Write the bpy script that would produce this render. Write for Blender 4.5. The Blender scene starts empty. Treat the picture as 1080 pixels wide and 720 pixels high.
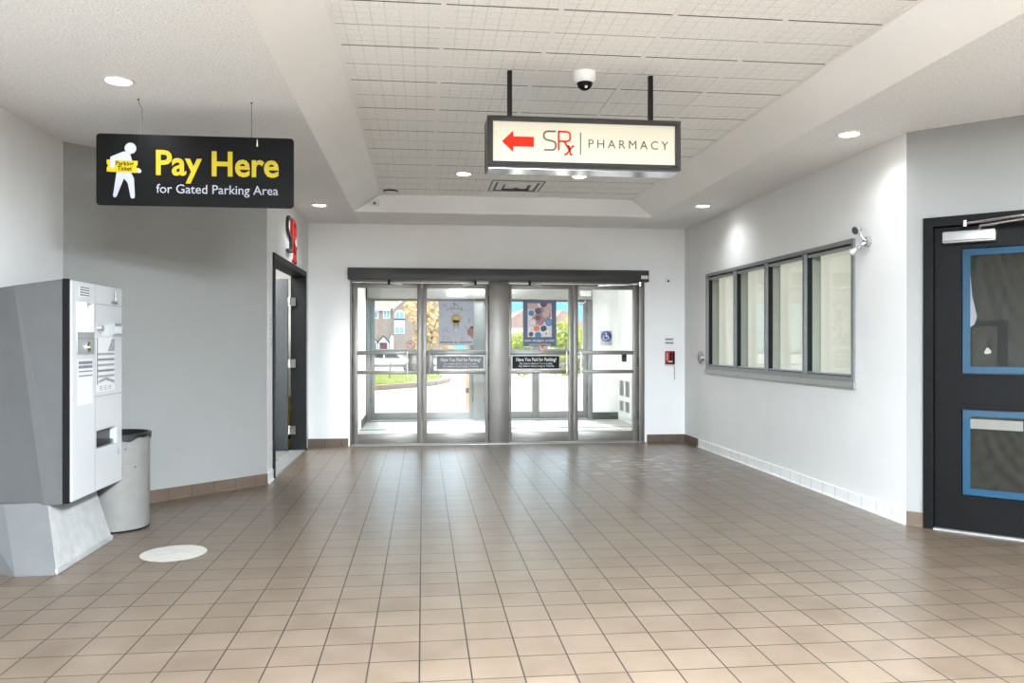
import bpy, bmesh, math, random
from mathutils import Vector, Matrix
random.seed(7)
SC = bpy.context.scene
COL = SC.collection
R = math.radians

# ------------------------------------------------------------ camera, world, sun, exposure
cam = bpy.data.objects.new('camera', bpy.data.cameras.new('camera'))
COL.objects.link(cam)
cam.location = (0, 0, 1.29)
cam.rotation_euler = (R(90), 0, -R(6.385))
cam.data.lens = 28.0
cam.data.sensor_width = 36.0
cam.data.shift_y = 2 / 1080
cam.data.clip_start = 0.05
cam.data.clip_end = 500
SC.camera = cam

SC.view_settings.view_transform = 'Standard'
SC.view_settings.look = 'None'
SC.view_settings.gamma = 1.0
SC.view_settings.use_curve_mapping = False
SC.view_settings.exposure = 2.6
SC.cycles.sample_clamp_indirect = 3.0
SC.cycles.blur_glossy = 1.0
SC.cycles.caustics_reflective = False
SC.cycles.caustics_refractive = False

world = bpy.data.worlds.new('sky')
SC.world = world
world.use_nodes = True
wn = world.node_tree
wn.nodes.clear()
w_out = wn.nodes.new('ShaderNodeOutputWorld')
w_bg = wn.nodes.new('ShaderNodeBackground')
w_sky = wn.nodes.new('ShaderNodeTexSky')
w_sky.sky_type = 'NISHITA'
w_sky.sun_disc = False
w_sky.sun_elevation = R(52)
w_sky.sun_rotation = R(-12)
w_sky.air_density = 1.0
w_sky.dust_density = 0.0
w_sky.ozone_density = 1.0
w_bg.inputs['Strength'].default_value = 0.108
# deeper, slightly cyan blue close to the horizon
w_co = wn.nodes.new('ShaderNodeTexCoord')
w_sp = wn.nodes.new('ShaderNodeSeparateXYZ')
wn.links.new(w_co.outputs['Generated'], w_sp.inputs[0])
w_mr = wn.nodes.new('ShaderNodeMapRange')
w_mr.inputs[1].default_value = 0.05
w_mr.inputs[2].default_value = 0.12
wn.links.new(w_sp.outputs[2], w_mr.inputs[0])
w_mx = wn.nodes.new('ShaderNodeMix')
w_mx.data_type = 'RGBA'
w_mx.inputs[6].default_value = (0.75, 1.75, 2.1, 1)
wn.links.new(w_mr.outputs[0], w_mx.inputs[0])
# broken white cloud higher up
w_nz = wn.nodes.new('ShaderNodeTexNoise')
w_nz.inputs['Scale'].default_value = 2.2
w_nz.inputs['Detail'].default_value = 5
wn.links.new(w_co.outputs['Generated'], w_nz.inputs['Vector'])
w_cr = wn.nodes.new('ShaderNodeMapRange')
w_cr.inputs[1].default_value = 0.32
w_cr.inputs[2].default_value = 0.58
w_cr.inputs[3].default_value = 0.35
w_cr.inputs[4].default_value = 0.95
wn.links.new(w_nz.outputs['Fac'], w_cr.inputs[0])
w_cl = wn.nodes.new('ShaderNodeMix')
w_cl.data_type = 'RGBA'
w_cl.inputs[7].default_value = (5.2, 5.2, 5.2, 1)
wn.links.new(w_cr.outputs[0], w_cl.inputs[0])
wn.links.new(w_sky.outputs[0], w_cl.inputs[6])
wn.links.new(w_cl.outputs[2], w_mx.inputs[7])
wn.links.new(w_mx.outputs[2], w_bg.inputs[0])
wn.links.new(w_bg.outputs[0], w_out.inputs[0])

sun = bpy.data.objects.new('sun', bpy.data.lights.new('sun', 'SUN'))
COL.objects.link(sun)
sun.data.energy = 1.28
sun.data.angle = R(1.0)
sun.data.color = (1.0, 0.95, 0.88)
# the sun stands high outside the entrance, a little to the left
sun.rotation_euler = (R(-(90 - 52)), 0, R(12))
DOWNLIGHT_W = 0.95
FILL_PANEL_W = 165.0  # output of the fill panels added behind the camera

# ------------------------------------------------------------ helpers
def lin(c):
    return tuple((x / 255 / 12.92) if x / 255 <= 0.04045 else ((x / 255 + 0.055) / 1.055) ** 2.4 for x in c)

def pbr(name, rgb, rough=0.5, metal=0.0, var=0.06, scale=8.0, bump=0.0, bscale=60.0, spec=0.5, emit=0.0, coat=0.0):
    """principled surface, its tone varied by noise"""
    m = bpy.data.materials.new(name)
    m.use_nodes = True
    nt = m.node_tree
    b = nt.nodes['Principled BSDF']
    c = lin(rgb)
    co = nt.nodes.new('ShaderNodeTexCoord')
    nz = nt.nodes.new('ShaderNodeTexNoise')
    nz.inputs['Scale'].default_value = scale
    nz.inputs['Detail'].default_value = 4
    nt.links.new(co.outputs['Object'], nz.inputs['Vector'])
    mr = nt.nodes.new('ShaderNodeMapRange')
    mr.inputs[1].default_value = 0.3
    mr.inputs[2].default_value = 0.7
    mr.inputs[3].default_value = 1 - var
    mr.inputs[4].default_value = 1 + var
    nt.links.new(nz.outputs['Fac'], mr.inputs[0])
    mx = nt.nodes.new('ShaderNodeVectorMath')
    mx.operation = 'SCALE'
    mx.inputs[0].default_value = c
    nt.links.new(mr.outputs[0], mx.inputs['Scale'])
    nt.links.new(mx.outputs[0], b.inputs['Base Color'])
    b.inputs['Roughness'].default_value = rough
    b.inputs['Metallic'].default_value = metal
    b.inputs['Specular IOR Level'].default_value = spec
    b.inputs['Coat Weight'].default_value = coat
    if emit:
        nt.links.new(mx.outputs[0], b.inputs['Emission Color'])
        b.inputs['Emission Strength'].default_value = emit
        m.cycles.emission_sampling = 'NONE'
    if bump:
        n2 = nt.nodes.new('ShaderNodeTexNoise')
        n2.inputs['Scale'].default_value = bscale
        n2.inputs['Detail'].default_value = 3
        nt.links.new(co.outputs['Object'], n2.inputs['Vector'])
        bp = nt.nodes.new('ShaderNodeBump')
        bp.inputs['Strength'].default_value = bump
        bp.inputs['Distance'].default_value = 0.01
        nt.links.new(n2.outputs['Fac'], bp.inputs['Height'])
        nt.links.new(bp.outputs[0], b.inputs['Normal'])
    return m

def math_node(nt, op, a, b=None, c=None):
    n = nt.nodes.new('ShaderNodeMath')
    n.operation = op
    for i, v in enumerate((a, b, c)):
        if v is None:
            continue
        if isinstance(v, (int, float)):
            n.inputs[i].default_value = v
        else:
            nt.links.new(v, n.inputs[i])
    return n.outputs[0]

def line_mask(nt, coord, phase, pitch, width):
    """1 on lines every `pitch`, 0 between them"""
    s = math_node(nt, 'SUBTRACT', coord, phase)
    d = math_node(nt, 'PINGPONG', s, pitch / 2)
    mr = nt.nodes.new('ShaderNodeMapRange')
    mr.inputs[1].default_value = width * 0.5
    mr.inputs[2].default_value = width * 0.5 + width * 0.25
    mr.inputs[3].default_value = 1
    mr.inputs[4].default_value = 0
    nt.links.new(d, mr.inputs[0])
    return mr.outputs[0]

def mix_col(nt, fac, a, b):
    n = nt.nodes.new('ShaderNodeMix')
    n.data_type = 'RGBA'
    if isinstance(fac, (int, float)):
        n.inputs[0].default_value = fac
    else:
        nt.links.new(fac, n.inputs[0])
    for sock, v in ((n.inputs[6], a), (n.inputs[7], b)):
        if isinstance(v, tuple):
            sock.default_value = (*v, 1) if len(v) == 3 else v
        else:
            nt.links.new(v, sock)
    return n.outputs[2]

def xyz(nt):
    co = nt.nodes.new('ShaderNodeTexCoord')
    sp = nt.nodes.new('ShaderNodeSeparateXYZ')
    nt.links.new(co.outputs['Object'], sp.inputs[0])
    return co.outputs['Object'], sp.outputs

def noise(nt, vec, scale, detail=4):
    n = nt.nodes.new('ShaderNodeTexNoise')
    n.inputs['Scale'].default_value = scale
    n.inputs['Detail'].default_value = detail
    nt.links.new(vec, n.inputs['Vector'])
    return n.outputs['Fac']

def ramp(nt, val, a, b, lo=0.0, hi=1.0):
    mr = nt.nodes.new('ShaderNodeMapRange')
    for i, v in enumerate((a, b, lo, hi)):
        mr.inputs[i + 1].default_value = v
    nt.links.new(val, mr.inputs[0])
    return mr.outputs[0]

class B:
    """collects shapes into one bmesh"""
    def __init__(self):
        self.bm = bmesh.new()
    def _mat(self, faces, mat):
        for f in faces:
            f.material_index = mat
    def box(self, x0, x1, y0, y1, z0, z1, mat=0, bev=0.0):
        r = bmesh.ops.create_cube(self.bm, size=1.0)
        vs = r['verts']
        for v in vs:
            v.co = Vector(((x0 + x1) / 2 + v.co.x * (x1 - x0), (y0 + y1) / 2 + v.co.y * (y1 - y0), (z0 + z1) / 2 + v.co.z * (z1 - z0)))
        fs = {f for v in vs for f in v.link_faces}
        self._mat(fs, mat)
        if bev > 0:
            es = list({e for v in vs for e in v.link_edges})
            g = bmesh.ops.bevel(self.bm, geom=es, offset=bev, segments=2, affect='EDGES', profile=0.5)
            self._mat(g['faces'], mat)
        return self
    def poly(self, pts, mat=0):
        f = self.bm.faces.new([self.bm.verts.new(p) for p in pts])
        f.material_index = mat
        return self
    def prism(self, pts, y0, y1, mat=0):
        """closed outline of (x, z) points, thick from y0 (front) to y1"""
        a = [self.bm.verts.new((p[0], y0, p[1])) for p in pts]
        b = [self.bm.verts.new((p[0], y1, p[1])) for p in pts]
        n = len(pts)
        fs = [self.bm.faces.new(a), self.bm.faces.new(b[::-1])]
        for i in range(n):
            j = (i + 1) % n
            fs.append(self.bm.faces.new((a[j], a[i], b[i], b[j])))
        self._mat(fs, mat)
        bmesh.ops.recalc_face_normals(self.bm, faces=fs)
        return self
    def hull(self, bot, top, mat=0):
        """solid between two matching loops of 3-D points"""
        a = [self.bm.verts.new(p) for p in bot]
        b = [self.bm.verts.new(p) for p in top]
        n = len(a)
        fs = [self.bm.faces.new(a[::-1]), self.bm.faces.new(b)]
        for i in range(n):
            j = (i + 1) % n
            fs.append(self.bm.faces.new((a[i], a[j], b[j], b[i])))
        self._mat(fs, mat)
        bmesh.ops.recalc_face_normals(self.bm, faces=fs)
        return self
    def cyl(self, p0, p1, r0, r1=None, seg=24, mat=0, caps=True):
        p0, p1 = Vector(p0), Vector(p1)
        r1 = r0 if r1 is None else r1
        d = p1 - p0
        q = d.to_track_quat('Z', 'Y').to_matrix().to_4x4()
        g = bmesh.ops.create_cone(self.bm, cap_ends=caps, segments=seg, radius1=max(r0, 1e-4), radius2=max(r1, 1e-4), depth=d.length,
                                  matrix=Matrix.Translation((p0 + p1) / 2) @ q)
        self._mat({f for v in g['verts'] for f in v.link_faces}, mat)
        return self
    def ball(self, c, r, mat=0, seg=24, sc=(1, 1, 1)):
        g = bmesh.ops.create_uvsphere(self.bm, u_segments=seg, v_segments=seg // 2, radius=1,
                                      matrix=Matrix.Translation(c) @ Matrix.Diagonal((r * sc[0], r * sc[1], r * sc[2], 1)))
        self._mat({f for v in g['verts'] for f in v.link_faces}, mat)
        return self
    def tube(self, pts, r, seg=10, mat=0):
        pts = [Vector(p) for p in pts]
        for i in range(len(pts) - 1):
            self.cyl(pts[i], pts[i + 1], r, seg=seg, mat=mat)
        for p in pts[1:-1]:
            self.ball(p, r, mat=mat, seg=10)
        return self
    def lathe(self, prof, c=(0, 0, 0), seg=40, mat=0, sx=1.0, sy=1.0):
        rings = []
        for r, z in prof:
            rings.append([self.bm.verts.new((c[0] + sx * r * math.cos(2 * math.pi * k / seg), c[1] + sy * r * math.sin(2 * math.pi * k / seg), c[2] + z)) for k in range(seg)])
        fs = []
        for a, b in zip(rings, rings[1:]):
            for k in range(seg):
                j = (k + 1) % seg
                fs.append(self.bm.faces.new((a[k], a[j], b[j], b[k])))
        self._mat(fs, mat)
        return self
    def stroke(self, pts, w, y0, y1, mat=0):
        """polyline of (x, z) drawn w wide with mitred corners"""
        P = [Vector((p[0], p[1])) for p in pts]
        L, Rr = [], []
        for i, p in enumerate(P):
            d0 = (p - P[i - 1]).normalized() if i > 0 else None
            d1 = (P[i + 1] - p).normalized() if i < len(P) - 1 else None
            d0 = d0 or d1
            d1 = d1 or d0
            n0 = Vector((-d0.y, d0.x))
            n1 = Vector((-d1.y, d1.x))
            m = (n0 + n1).normalized()
            k = w / 2 / max(0.35, m.dot(n0))
            L.append(p + m * k)
            Rr.append(p - m * k)
        for i in range(len(P) - 1):
            self.prism([L[i], L[i + 1], Rr[i + 1], Rr[i]], y0, y1, mat)
        return self
    def disc(self, x, z, r, y0, y1, mat=0, seg=28, rz=None):
        rz = rz or r
        return self.prism([(x + r * math.cos(2 * math.pi * k / seg), z + rz * math.sin(2 * math.pi * k / seg)) for k in range(seg)], y0, y1, mat)
    def ring(self, x, z, r, w, y0, y1, mat=0, seg=24):
        for k in range(seg):
            a, b = 2 * math.pi * k / seg, 2 * math.pi * (k + 1) / seg
            self.prism([(x + q * math.cos(t), z + q * math.sin(t)) for q, t in ((r, a), (r, b), (r - w, b), (r - w, a))], y0, y1, mat)
        return self
    def panel(self, x0, x1, z0, z1, y0, y1, holes=(), mat=0):
        """upright slab with rectangular openings (hx0, hx1, hz0, hz1)"""
        xs = sorted({x0, x1, *[v for h in holes for v in h[:2]]})
        zs = sorted({z0, z1, *[v for h in holes for v in h[2:]]})
        def solid(i, k):
            if not (0 <= i < len(xs) - 1 and 0 <= k < len(zs) - 1):
                return False
            cx, cz = (xs[i] + xs[i + 1]) / 2, (zs[k] + zs[k + 1]) / 2
            return not any(h[0] < cx < h[1] and h[2] < cz < h[3] for h in holes)
        V = {}
        def v(i, k, y):
            if (i, k, y) not in V:
                V[(i, k, y)] = self.bm.verts.new((xs[i], y, zs[k]))
            return V[(i, k, y)]
        fs = []
        for i in range(len(xs) - 1):
            for k in range(len(zs) - 1):
                if not solid(i, k):
                    continue
                fs.append(self.bm.faces.new((v(i, k, y0), v(i + 1, k, y0), v(i + 1, k + 1, y0), v(i, k + 1, y0))))
                fs.append(self.bm.faces.new((v(i, k, y1), v(i, k + 1, y1), v(i + 1, k + 1, y1), v(i + 1, k, y1))))
                for di, dk, e in ((-1, 0, ((i, k + 1), (i, k))), (1, 0, ((i + 1, k), (i + 1, k + 1))), (0, -1, ((i, k), (i + 1, k))), (0, 1, ((i + 1, k + 1), (i, k + 1)))):
                    if not solid(i + di, k + dk):
                        (a, b), (c, d) = e
                        fs.append(self.bm.faces.new((v(c, d, y0), v(a, b, y0), v(a, b, y1), v(c, d, y1))))
        self._mat(fs, mat)
        return self
    def obj(self, name, mats, parent=None, loc=(0, 0, 0), rz=0.0, smooth=True):
        bmesh.ops.recalc_face_normals(self.bm, faces=self.bm.faces)
        me = bpy.data.meshes.new(name)
        self.bm.to_mesh(me)
        self.bm.free()
        for m in (mats if isinstance(mats, (list, tuple)) else [mats]):
            me.materials.append(m)
        if smooth:
            for p in me.polygons:
                p.use_smooth = True
            me.set_sharp_from_angle(angle=R(32))
        o = bpy.data.objects.new(name, me)
        COL.objects.link(o)
        o.parent = parent
        o.location = loc
        o.rotation_euler = (0, 0, rz)
        return o

def tag(o, label=None, cat=None, group=None, kind=None):
    for k, v in (('label', label), ('category', cat), ('group', group), ('kind', kind)):
        if v:
            o[k] = v
    return o

def thing(name, label, cat, loc=(0, 0, 0), rz=0.0, group=None, kind=None):
    o = bpy.data.objects.new(name, None)
    o.empty_display_size = 0.1
    COL.objects.link(o)
    o.location = loc
    o.rotation_euler = (0, 0, rz)
    return tag(o, label, cat, group, kind)

def lettering(name, body, x0, x1, z0, cap, y, mat, parent, bold=0.0, spacing=1.0, depth=0.0015, loc=(0, 0, 0)):
    """letters facing -y, fitted between x0 and x1 on the base line z0 with capitals `cap` tall"""
    def make(s):
        cu = bpy.data.curves.new('t', 'FONT')
        cu.body = s
        cu.size = 1.0
        cu.offset = bold
        cu.space_character = spacing
        cu.resolution_u = 3
        cu.extrude = 0.01
        ob = bpy.data.objects.new('t', cu)
        COL.objects.link(ob)
        bpy.context.view_layer.update()
        me = bpy.data.meshes.new_from_object(ob.evaluated_get(bpy.context.evaluated_depsgraph_get()))
        bpy.data.objects.remove(ob)
        return me
    hm = make('H')
    hh = max(v.co.y for v in hm.vertices)
    me = make(body)
    xa, xb = min(v.co.x for v in me.vertices), max(v.co.x for v in me.vertices)
    sx, sz = (x1 - x0) / (xb - xa), cap / hh
    for v in me.vertices:
        a, b, c = v.co
        v.co = (x0 + (a - xa) * sx, y - (c + 0.01) / 0.02 * depth, z0 + b * sz)
    me.name = name
    me.materials.clear()
    me.materials.append(mat)
    o = bpy.data.objects.new(name, me)
    COL.objects.link(o)
    o.parent = parent
    o.location = loc
    return o

# ------------------------------------------------------------ materials
M = {}
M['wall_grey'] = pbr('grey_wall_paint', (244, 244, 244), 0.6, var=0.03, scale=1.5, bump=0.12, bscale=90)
M['wall_angle'] = pbr('dimmed_wall_paint', (142, 142, 140), 0.6, var=0.03, scale=1.5, bump=0.12, bscale=90)  # dimmer light on the angled walls put into the paint colour
M['wall_bright'] = pbr('brightened_wall_paint', (218, 218, 217), 0.55, var=0.03, scale=1.5, bump=0.15, bscale=80)  # brightness of the side walls put into the paint colour
M['plaster'] = pbr('smooth_white_plaster', (246, 246, 245), 0.7, var=0.02, scale=2)
M['white'] = pbr('white_enamel', (232, 232, 230), 0.4, var=0.02)
M['paper'] = pbr('white_paper', (212, 212, 213), 0.7, var=0.02)
M['black'] = pbr('black_paint', (7, 7, 8), 0.5, var=0.05, spec=0.12)
M['black_sign'] = pbr('black_sign_film', (9, 9, 10), 0.4, var=0.05, spec=0.15)
M['charcoal'] = pbr('charcoal_paint', (24, 25, 26), 0.5, var=0.05, spec=0.2)
M['door_grey'] = pbr('grey_door_paint', (58, 60, 62), 0.45, var=0.05)
M['alu'] = pbr('warm_grey_aluminium', (126, 122, 117), 0.38, metal=0.55, var=0.05, scale=3)
M['alu_light'] = pbr('light_aluminium', (158, 158, 157), 0.38, metal=0.45, var=0.04)
M['alu_outer'] = pbr('weathered_grey_aluminium', (126, 127, 127), 0.45, metal=0.4, var=0.05)
M['window_alu'] = pbr('grey_window_aluminium', (134, 135, 137), 0.35, metal=0.5, var=0.05)
M['alu_dark'] = pbr('dark_bronze_metal', (66, 66, 66), 0.4, metal=0.4, var=0.08, scale=5)
M['chrome'] = pbr('chrome', (225, 225, 228), 0.15, metal=1.0, var=0.02)
M['gasket'] = pbr('black_rubber', (14, 14, 15), 0.6, var=0.1, spec=0.15)
M['cream'] = pbr('cream_board', (238, 237, 224), 0.6, var=0.02, scale=2)
M['reveal'] = pbr('green_grey_reveal', (140, 144, 134), .5, var=.03)
M['red'] = pbr('red_enamel', (140, 20, 26), 0.35, var=0.05)
M['red_sign'] = pbr('red_acrylic', (170, 20, 14), 0.4, var=0.03)
M['yellow'] = pbr('yellow_vinyl', (172, 152, 4), 0.4, var=0.03)
M['machine_side'] = pbr('grey_powder_coat', (74, 74, 75), 0.5, var=0.04, bump=0.05, bscale=200)
M['machine_panel'] = pbr('pale_grey_panel', (190, 191, 193), 0.35, var=0.02, scale=3)
M['machine_base'] = pbr('scuffed_pale_plinth', (160, 160, 159), 0.5, var=0.12, scale=14)
M['steel'] = pbr('brushed_steel', (178, 179, 180), 0.35, metal=0.6, var=0.05)
M['ink'] = pbr('grey_print', (120, 121, 124), 0.6, var=0.15)
M['ink_dark'] = pbr('dark_print', (60, 60, 63), 0.6, var=0.15)
M['faint_print'] = pbr('faint_grey_print', (146, 147, 149), 0.6, var=0.25, scale=40)
M['screen'] = pbr('lit_screen', (240, 243, 244), 0.2, var=0.03, emit=0.7)
M['bin'] = pbr('pale_grey_bin', (132, 130, 127), 0.35, var=0.06, scale=12)
M['bag'] = pbr('black_bin_bag', (24, 24, 26), 0.3, var=0.1, bump=0.6, bscale=30)
M['tape'] = pbr('blue_masking_tape', (30, 98, 142), 0.6, var=0.10, scale=20)
M['pictogram'] = pbr('pale_sign_vinyl', (158, 160, 172), 0.4, var=0.02)
M['poster_pale'] = pbr('pale_blue_poster', (182, 185, 196), 0.5, var=0.03)
M['poster_blue'] = pbr('slate_blue_poster', (82, 96, 122), 0.5, var=0.05)
M['bulb'] = pbr('ochre_print', (206, 172, 84), 0.5, var=0.05)
M['skin_print'] = pbr('brown_print', (150, 104, 92), 0.5, var=0.2)
M['blue_disc'] = pbr('deep_blue_vinyl', (24, 44, 122), 0.4, var=0.05)
M['orange'] = pbr('orange_vinyl', (224, 112, 60), 0.5, var=0.08)
M['glow_face'] = pbr('lit_cream_acrylic', (188, 183, 164), 0.4, var=0.02, scale=2, emit=0.05, spec=0.2)
M['olive'] = pbr('olive_grey_vinyl', (70, 66, 50), 0.4, var=0.04)
M['arrow'] = pbr('red_arrow_vinyl', (206, 36, 8), 0.6, var=0.03, spec=0.15)

def translucent_material(name, rgb):
    m = pbr(name, rgb, 0.7, var=0.02, scale=2)
    nt = m.node_tree
    tl = nt.nodes.new('ShaderNodeBsdfTranslucent')
    tl.inputs[0].default_value = (*lin(rgb), 1)
    mx = nt.nodes.new('ShaderNodeMixShader')
    mx.inputs[0].default_value = 0.45
    out = nt.nodes['Material Output']
    nt.links.new(nt.nodes['Principled BSDF'].outputs[0], mx.inputs[1])
    nt.links.new(tl.outputs[0], mx.inputs[2])
    nt.links.new(mx.outputs[0], out.inputs[0])
    return m
M['cream'] = translucent_material('cream_blind_fabric', (220, 218, 206))

def glass_material(name, tint=(0.96, 0.98, 0.97), refl=1.0):
    m = bpy.data.materials.new(name)
    m.use_nodes = True
    nt = m.node_tree
    nt.nodes.clear()
    out = nt.nodes.new('ShaderNodeOutputMaterial')
    tr = nt.nodes.new('ShaderNodeBsdfTransparent')
    tr.inputs[0].default_value = (*tint, 1)
    gl = nt.nodes.new('ShaderNodeBsdfGlossy')
    gl.inputs['Roughness'].default_value = 0.02
    lw = nt.nodes.new('ShaderNodeLayerWeight')
    lw.inputs['Blend'].default_value = 0.5
    fr = math_node(nt, 'MULTIPLY_ADD', math_node(nt, 'POWER', lw.outputs['Facing'], 5.0), 0.9, 0.04)
    co = nt.nodes.new('ShaderNodeTexCoord')
    nz = noise(nt, co.outputs['Object'], 3.0)
    wv = ramp(nt, nz, 0.3, 0.7, 0.9 * refl, 1.1 * refl)
    f = math_node(nt, 'MULTIPLY', fr, wv)
    mx = nt.nodes.new('ShaderNodeMixShader')
    nt.links.new(f, mx.inputs[0])
    nt.links.new(tr.outputs[0], mx.inputs[1])
    nt.links.new(gl.outputs[0], mx.inputs[2])
    nt.links.new(mx.outputs[0], out.inputs[0])
    return m
M['glass'] = glass_material('clear_glass')
M['glass_dull'] = glass_material('dull_filmed_glass', (0.8, 0.8, 0.78), 0.25)
M['glass_smoke'] = glass_material('smoked_glass', (0.62, 0.63, 0.62))

def floor_material():
    m = bpy.data.materials.new('brown_quarry_tiles')
    m.use_nodes = True
    nt = m.node_tree
    b = nt.nodes['Principled BSDF']
    vec, s = xyz(nt)
    lx = line_mask(nt, s[0], -0.0136, 0.2025, 0.0052)
    ly = line_mask(nt, s[1], 3.0563, 0.2061, 0.0050)
    grout = math_node(nt, 'MAXIMUM', lx, ly)
    # one tone per tile
    cx = math_node(nt, 'FLOOR', math_node(nt, 'DIVIDE', math_node(nt, 'SUBTRACT', s[0], -0.0136), 0.2025))
    cy = math_node(nt, 'FLOOR', math_node(nt, 'DIVIDE', math_node(nt, 'SUBTRACT', s[1], 3.0563), 0.2061))
    cb = nt.nodes.new('ShaderNodeCombineXYZ')
    nt.links.new(cx, cb.inputs[0])
    nt.links.new(cy, cb.inputs[1])
    wnz = nt.nodes.new('ShaderNodeTexWhiteNoise')
    wnz.noise_dimensions = '2D'
    nt.links.new(cb.outputs[0], wnz.inputs['Vector'])
    tone = mix_col(nt, wnz.outputs['Value'], lin((86, 72, 59)), lin((97, 83, 69)))
    cloud = ramp(nt, noise(nt, vec, 5.0, 6), 0.35, 0.7)
    tone = mix_col(nt, math_node(nt, 'MULTIPLY', cloud, 0.35), tone, lin((118, 103, 90)))
    # dusty scuffs, strongest in a patch near the right-hand corner
    dvec = nt.nodes.new('ShaderNodeVectorMath')
    dvec.operation = 'DISTANCE'
    nt.links.new(vec, dvec.inputs[0])
    dvec.inputs[1].default_value = (2.35, 8.3, 0)
    near = ramp(nt, dvec.outputs['Value'], 0.2, 1.3, 1.0, 0.0)
    mp = nt.nodes.new('ShaderNodeMapping')
    mp.inputs['Scale'].default_value = (1.0, 2.2, 1.0)
    nt.links.new(vec, mp.inputs[0])
    sc = ramp(nt, noise(nt, mp.outputs[0], 5.0, 9), 0.50, 0.66)
    scuff = math_node(nt, 'MULTIPLY', sc, math_node(nt, 'MULTIPLY', near, 0.6))
    tone = mix_col(nt, scuff, tone, lin((214, 208, 200)))
    col = mix_col(nt, grout, tone, lin((44, 40, 36)))
    nt.links.new(col, b.inputs['Base Color'])
    b.inputs['Roughness'].default_value = 0.32
    nt.links.new(math_node(nt, 'MULTIPLY_ADD', grout, -0.75, 0.9), b.inputs['Specular IOR Level'])
    h = math_node(nt, 'SUBTRACT', 1.0, grout)
    bp = nt.nodes.new('ShaderNodeBump')
    bp.inputs['Strength'].default_value = 0.10
    bp.inputs['Distance'].default_value = 0.001
    nt.links.new(h, bp.inputs['Height'])
    nt.links.new(bp.outputs[0], b.inputs['Normal'])
    return m
M['floor'] = floor_material()

def base_tile_material(name, c0, c1, joint):
    """row of skirting tiles: joints along local x, a bead line near the top and a cove line near the foot"""
    m = bpy.data.materials.new(name)
    m.use_nodes = True
    nt = m.node_tree
    b = nt.nodes['Principled BSDF']
    vec, s = xyz(nt)
    j = line_mask(nt, s[0], 0.0, 0.2032, 0.006)
    tone = mix_col(nt, ramp(nt, noise(nt, vec, 6.0), 0.3, 0.7), c0, c1)
    col = mix_col(nt, j, tone, joint)
    nt.links.new(col, b.inputs['Base Color'])
    b.inputs['Roughness'].default_value = 0.35
    return m
M['base_brown'] = base_tile_material('brown_skirting_tile', lin((88, 74, 63)), lin((100, 86, 74)), lin((60, 52, 45)))
M['base_bright'] = base_tile_material('brightened_skirting_tile', lin((226, 226, 226)), lin((234, 234, 234)), lin((186, 185, 183)))  # brightness along the side walls put into the tile colour

def stipple_material():
    m = bpy.data.materials.new('stippled_ceiling_plaster')
    m.use_nodes = True
    nt = m.node_tree
    b = nt.nodes['Principled BSDF']
    vec, s = xyz(nt)
    g = noise(nt, vec, 90.0, 4)
    col = mix_col(nt, ramp(nt, g, 0.35, 0.65), lin((226, 226, 225)), lin((250, 250, 249)))
    nt.links.new(col, b.inputs['Base Color'])
    b.inputs['Roughness'].default_value = 0.85
    bp = nt.nodes.new('ShaderNodeBump')
    bp.inputs['Strength'].default_value = 0.6
    bp.inputs['Distance'].default_value = 0.012
    nt.links.new(g, bp.inputs['Height'])
    nt.links.new(bp.outputs[0], b.inputs['Normal'])
    return m
M['stipple'] = stipple_material()

def ceiling_tile_material():
    m = bpy.data.materials.new('scored_mineral_ceiling_tile')
    m.use_nodes = True
    nt = m.node_tree
    b = nt.nodes['Principled BSDF']
    vec, s = xyz(nt)
    fx = line_mask(nt, s[0], 0.105, 0.075, 0.0045)
    fy = line_mask(nt, s[1], 4.0300, 0.0762, 0.0045)
    fine = math_node(nt, 'MAXIMUM', fx, fy)
    cy1 = line_mask(nt, s[1], 4.0300, 0.3048, 0.006)
    cx1 = line_mask(nt, s[0], 0.105, 0.300, 0.006)
    cy2 = line_mask(nt, s[1], 4.0300, 0.6096, 0.010)
    speck = noise(nt, vec, 70.0, 4)
    base = mix_col(nt, ramp(nt, speck, 0.35, 0.6), lin((238, 238, 236)), lin((253, 253, 251)))
    gap = ramp(nt, noise(nt, vec, 3.0, 3), 0.35, 0.6, 0.08, 0.36)
    base = mix_col(nt, math_node(nt, 'MULTIPLY', fine, gap), base, lin((170, 169, 167)))
    base = mix_col(nt, math_node(nt, 'MULTIPLY', cy1, 0.75), base, lin((120, 119, 117)))
    base = mix_col(nt, math_node(nt, 'MULTIPLY', cx1, 0.3), base, lin((236, 236, 234)))
    base = mix_col(nt, cy2, base, lin((78, 77, 76)))
    nt.links.new(base, b.inputs['Base Color'])
    b.inputs['Roughness'].default_value = 0.9
    return m
M['ceiling_tile'] = ceiling_tile_material()

def brick_material():
    m = bpy.data.materials.new('brown_brick')
    m.use_nodes = True
    nt = m.node_tree
    b = nt.nodes['Principled BSDF']
    vec, s = xyz(nt)
    cb = nt.nodes.new('ShaderNodeCombineXYZ')
    nt.links.new(s[0], cb.inputs[0])
    nt.links.new(s[2], cb.inputs[1])
    br = nt.nodes.new('ShaderNodeTexBrick')
    nt.links.new(cb.outputs[0], br.inputs['Vector'])
    br.inputs['Color1'].default_value = (*lin((172, 142, 128)), 1)
    br.inputs['Color2'].default_value = (*lin((150, 122, 112)), 1)
    br.inputs['Mortar'].default_value = (*lin((190, 176, 166)), 1)
    br.inputs['Scale'].default_value = 3.0
    nt.links.new(br.outputs['Color'], b.inputs['Base Color'])
    b.inputs['Roughness'].default_value = 0.9
    return m
M['brick'] = brick_material()
M['roof'] = pbr('brown_roof_shingles', (182, 148, 136), 0.9, var=0.15, scale=3)
M['house_white'] = pbr('white_house_trim', (244, 242, 240), 0.6, var=0.02)
M['house_glass'] = pbr('house_window_glass', (150, 176, 190), 0.1, var=0.1, spec=0.8)
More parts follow.
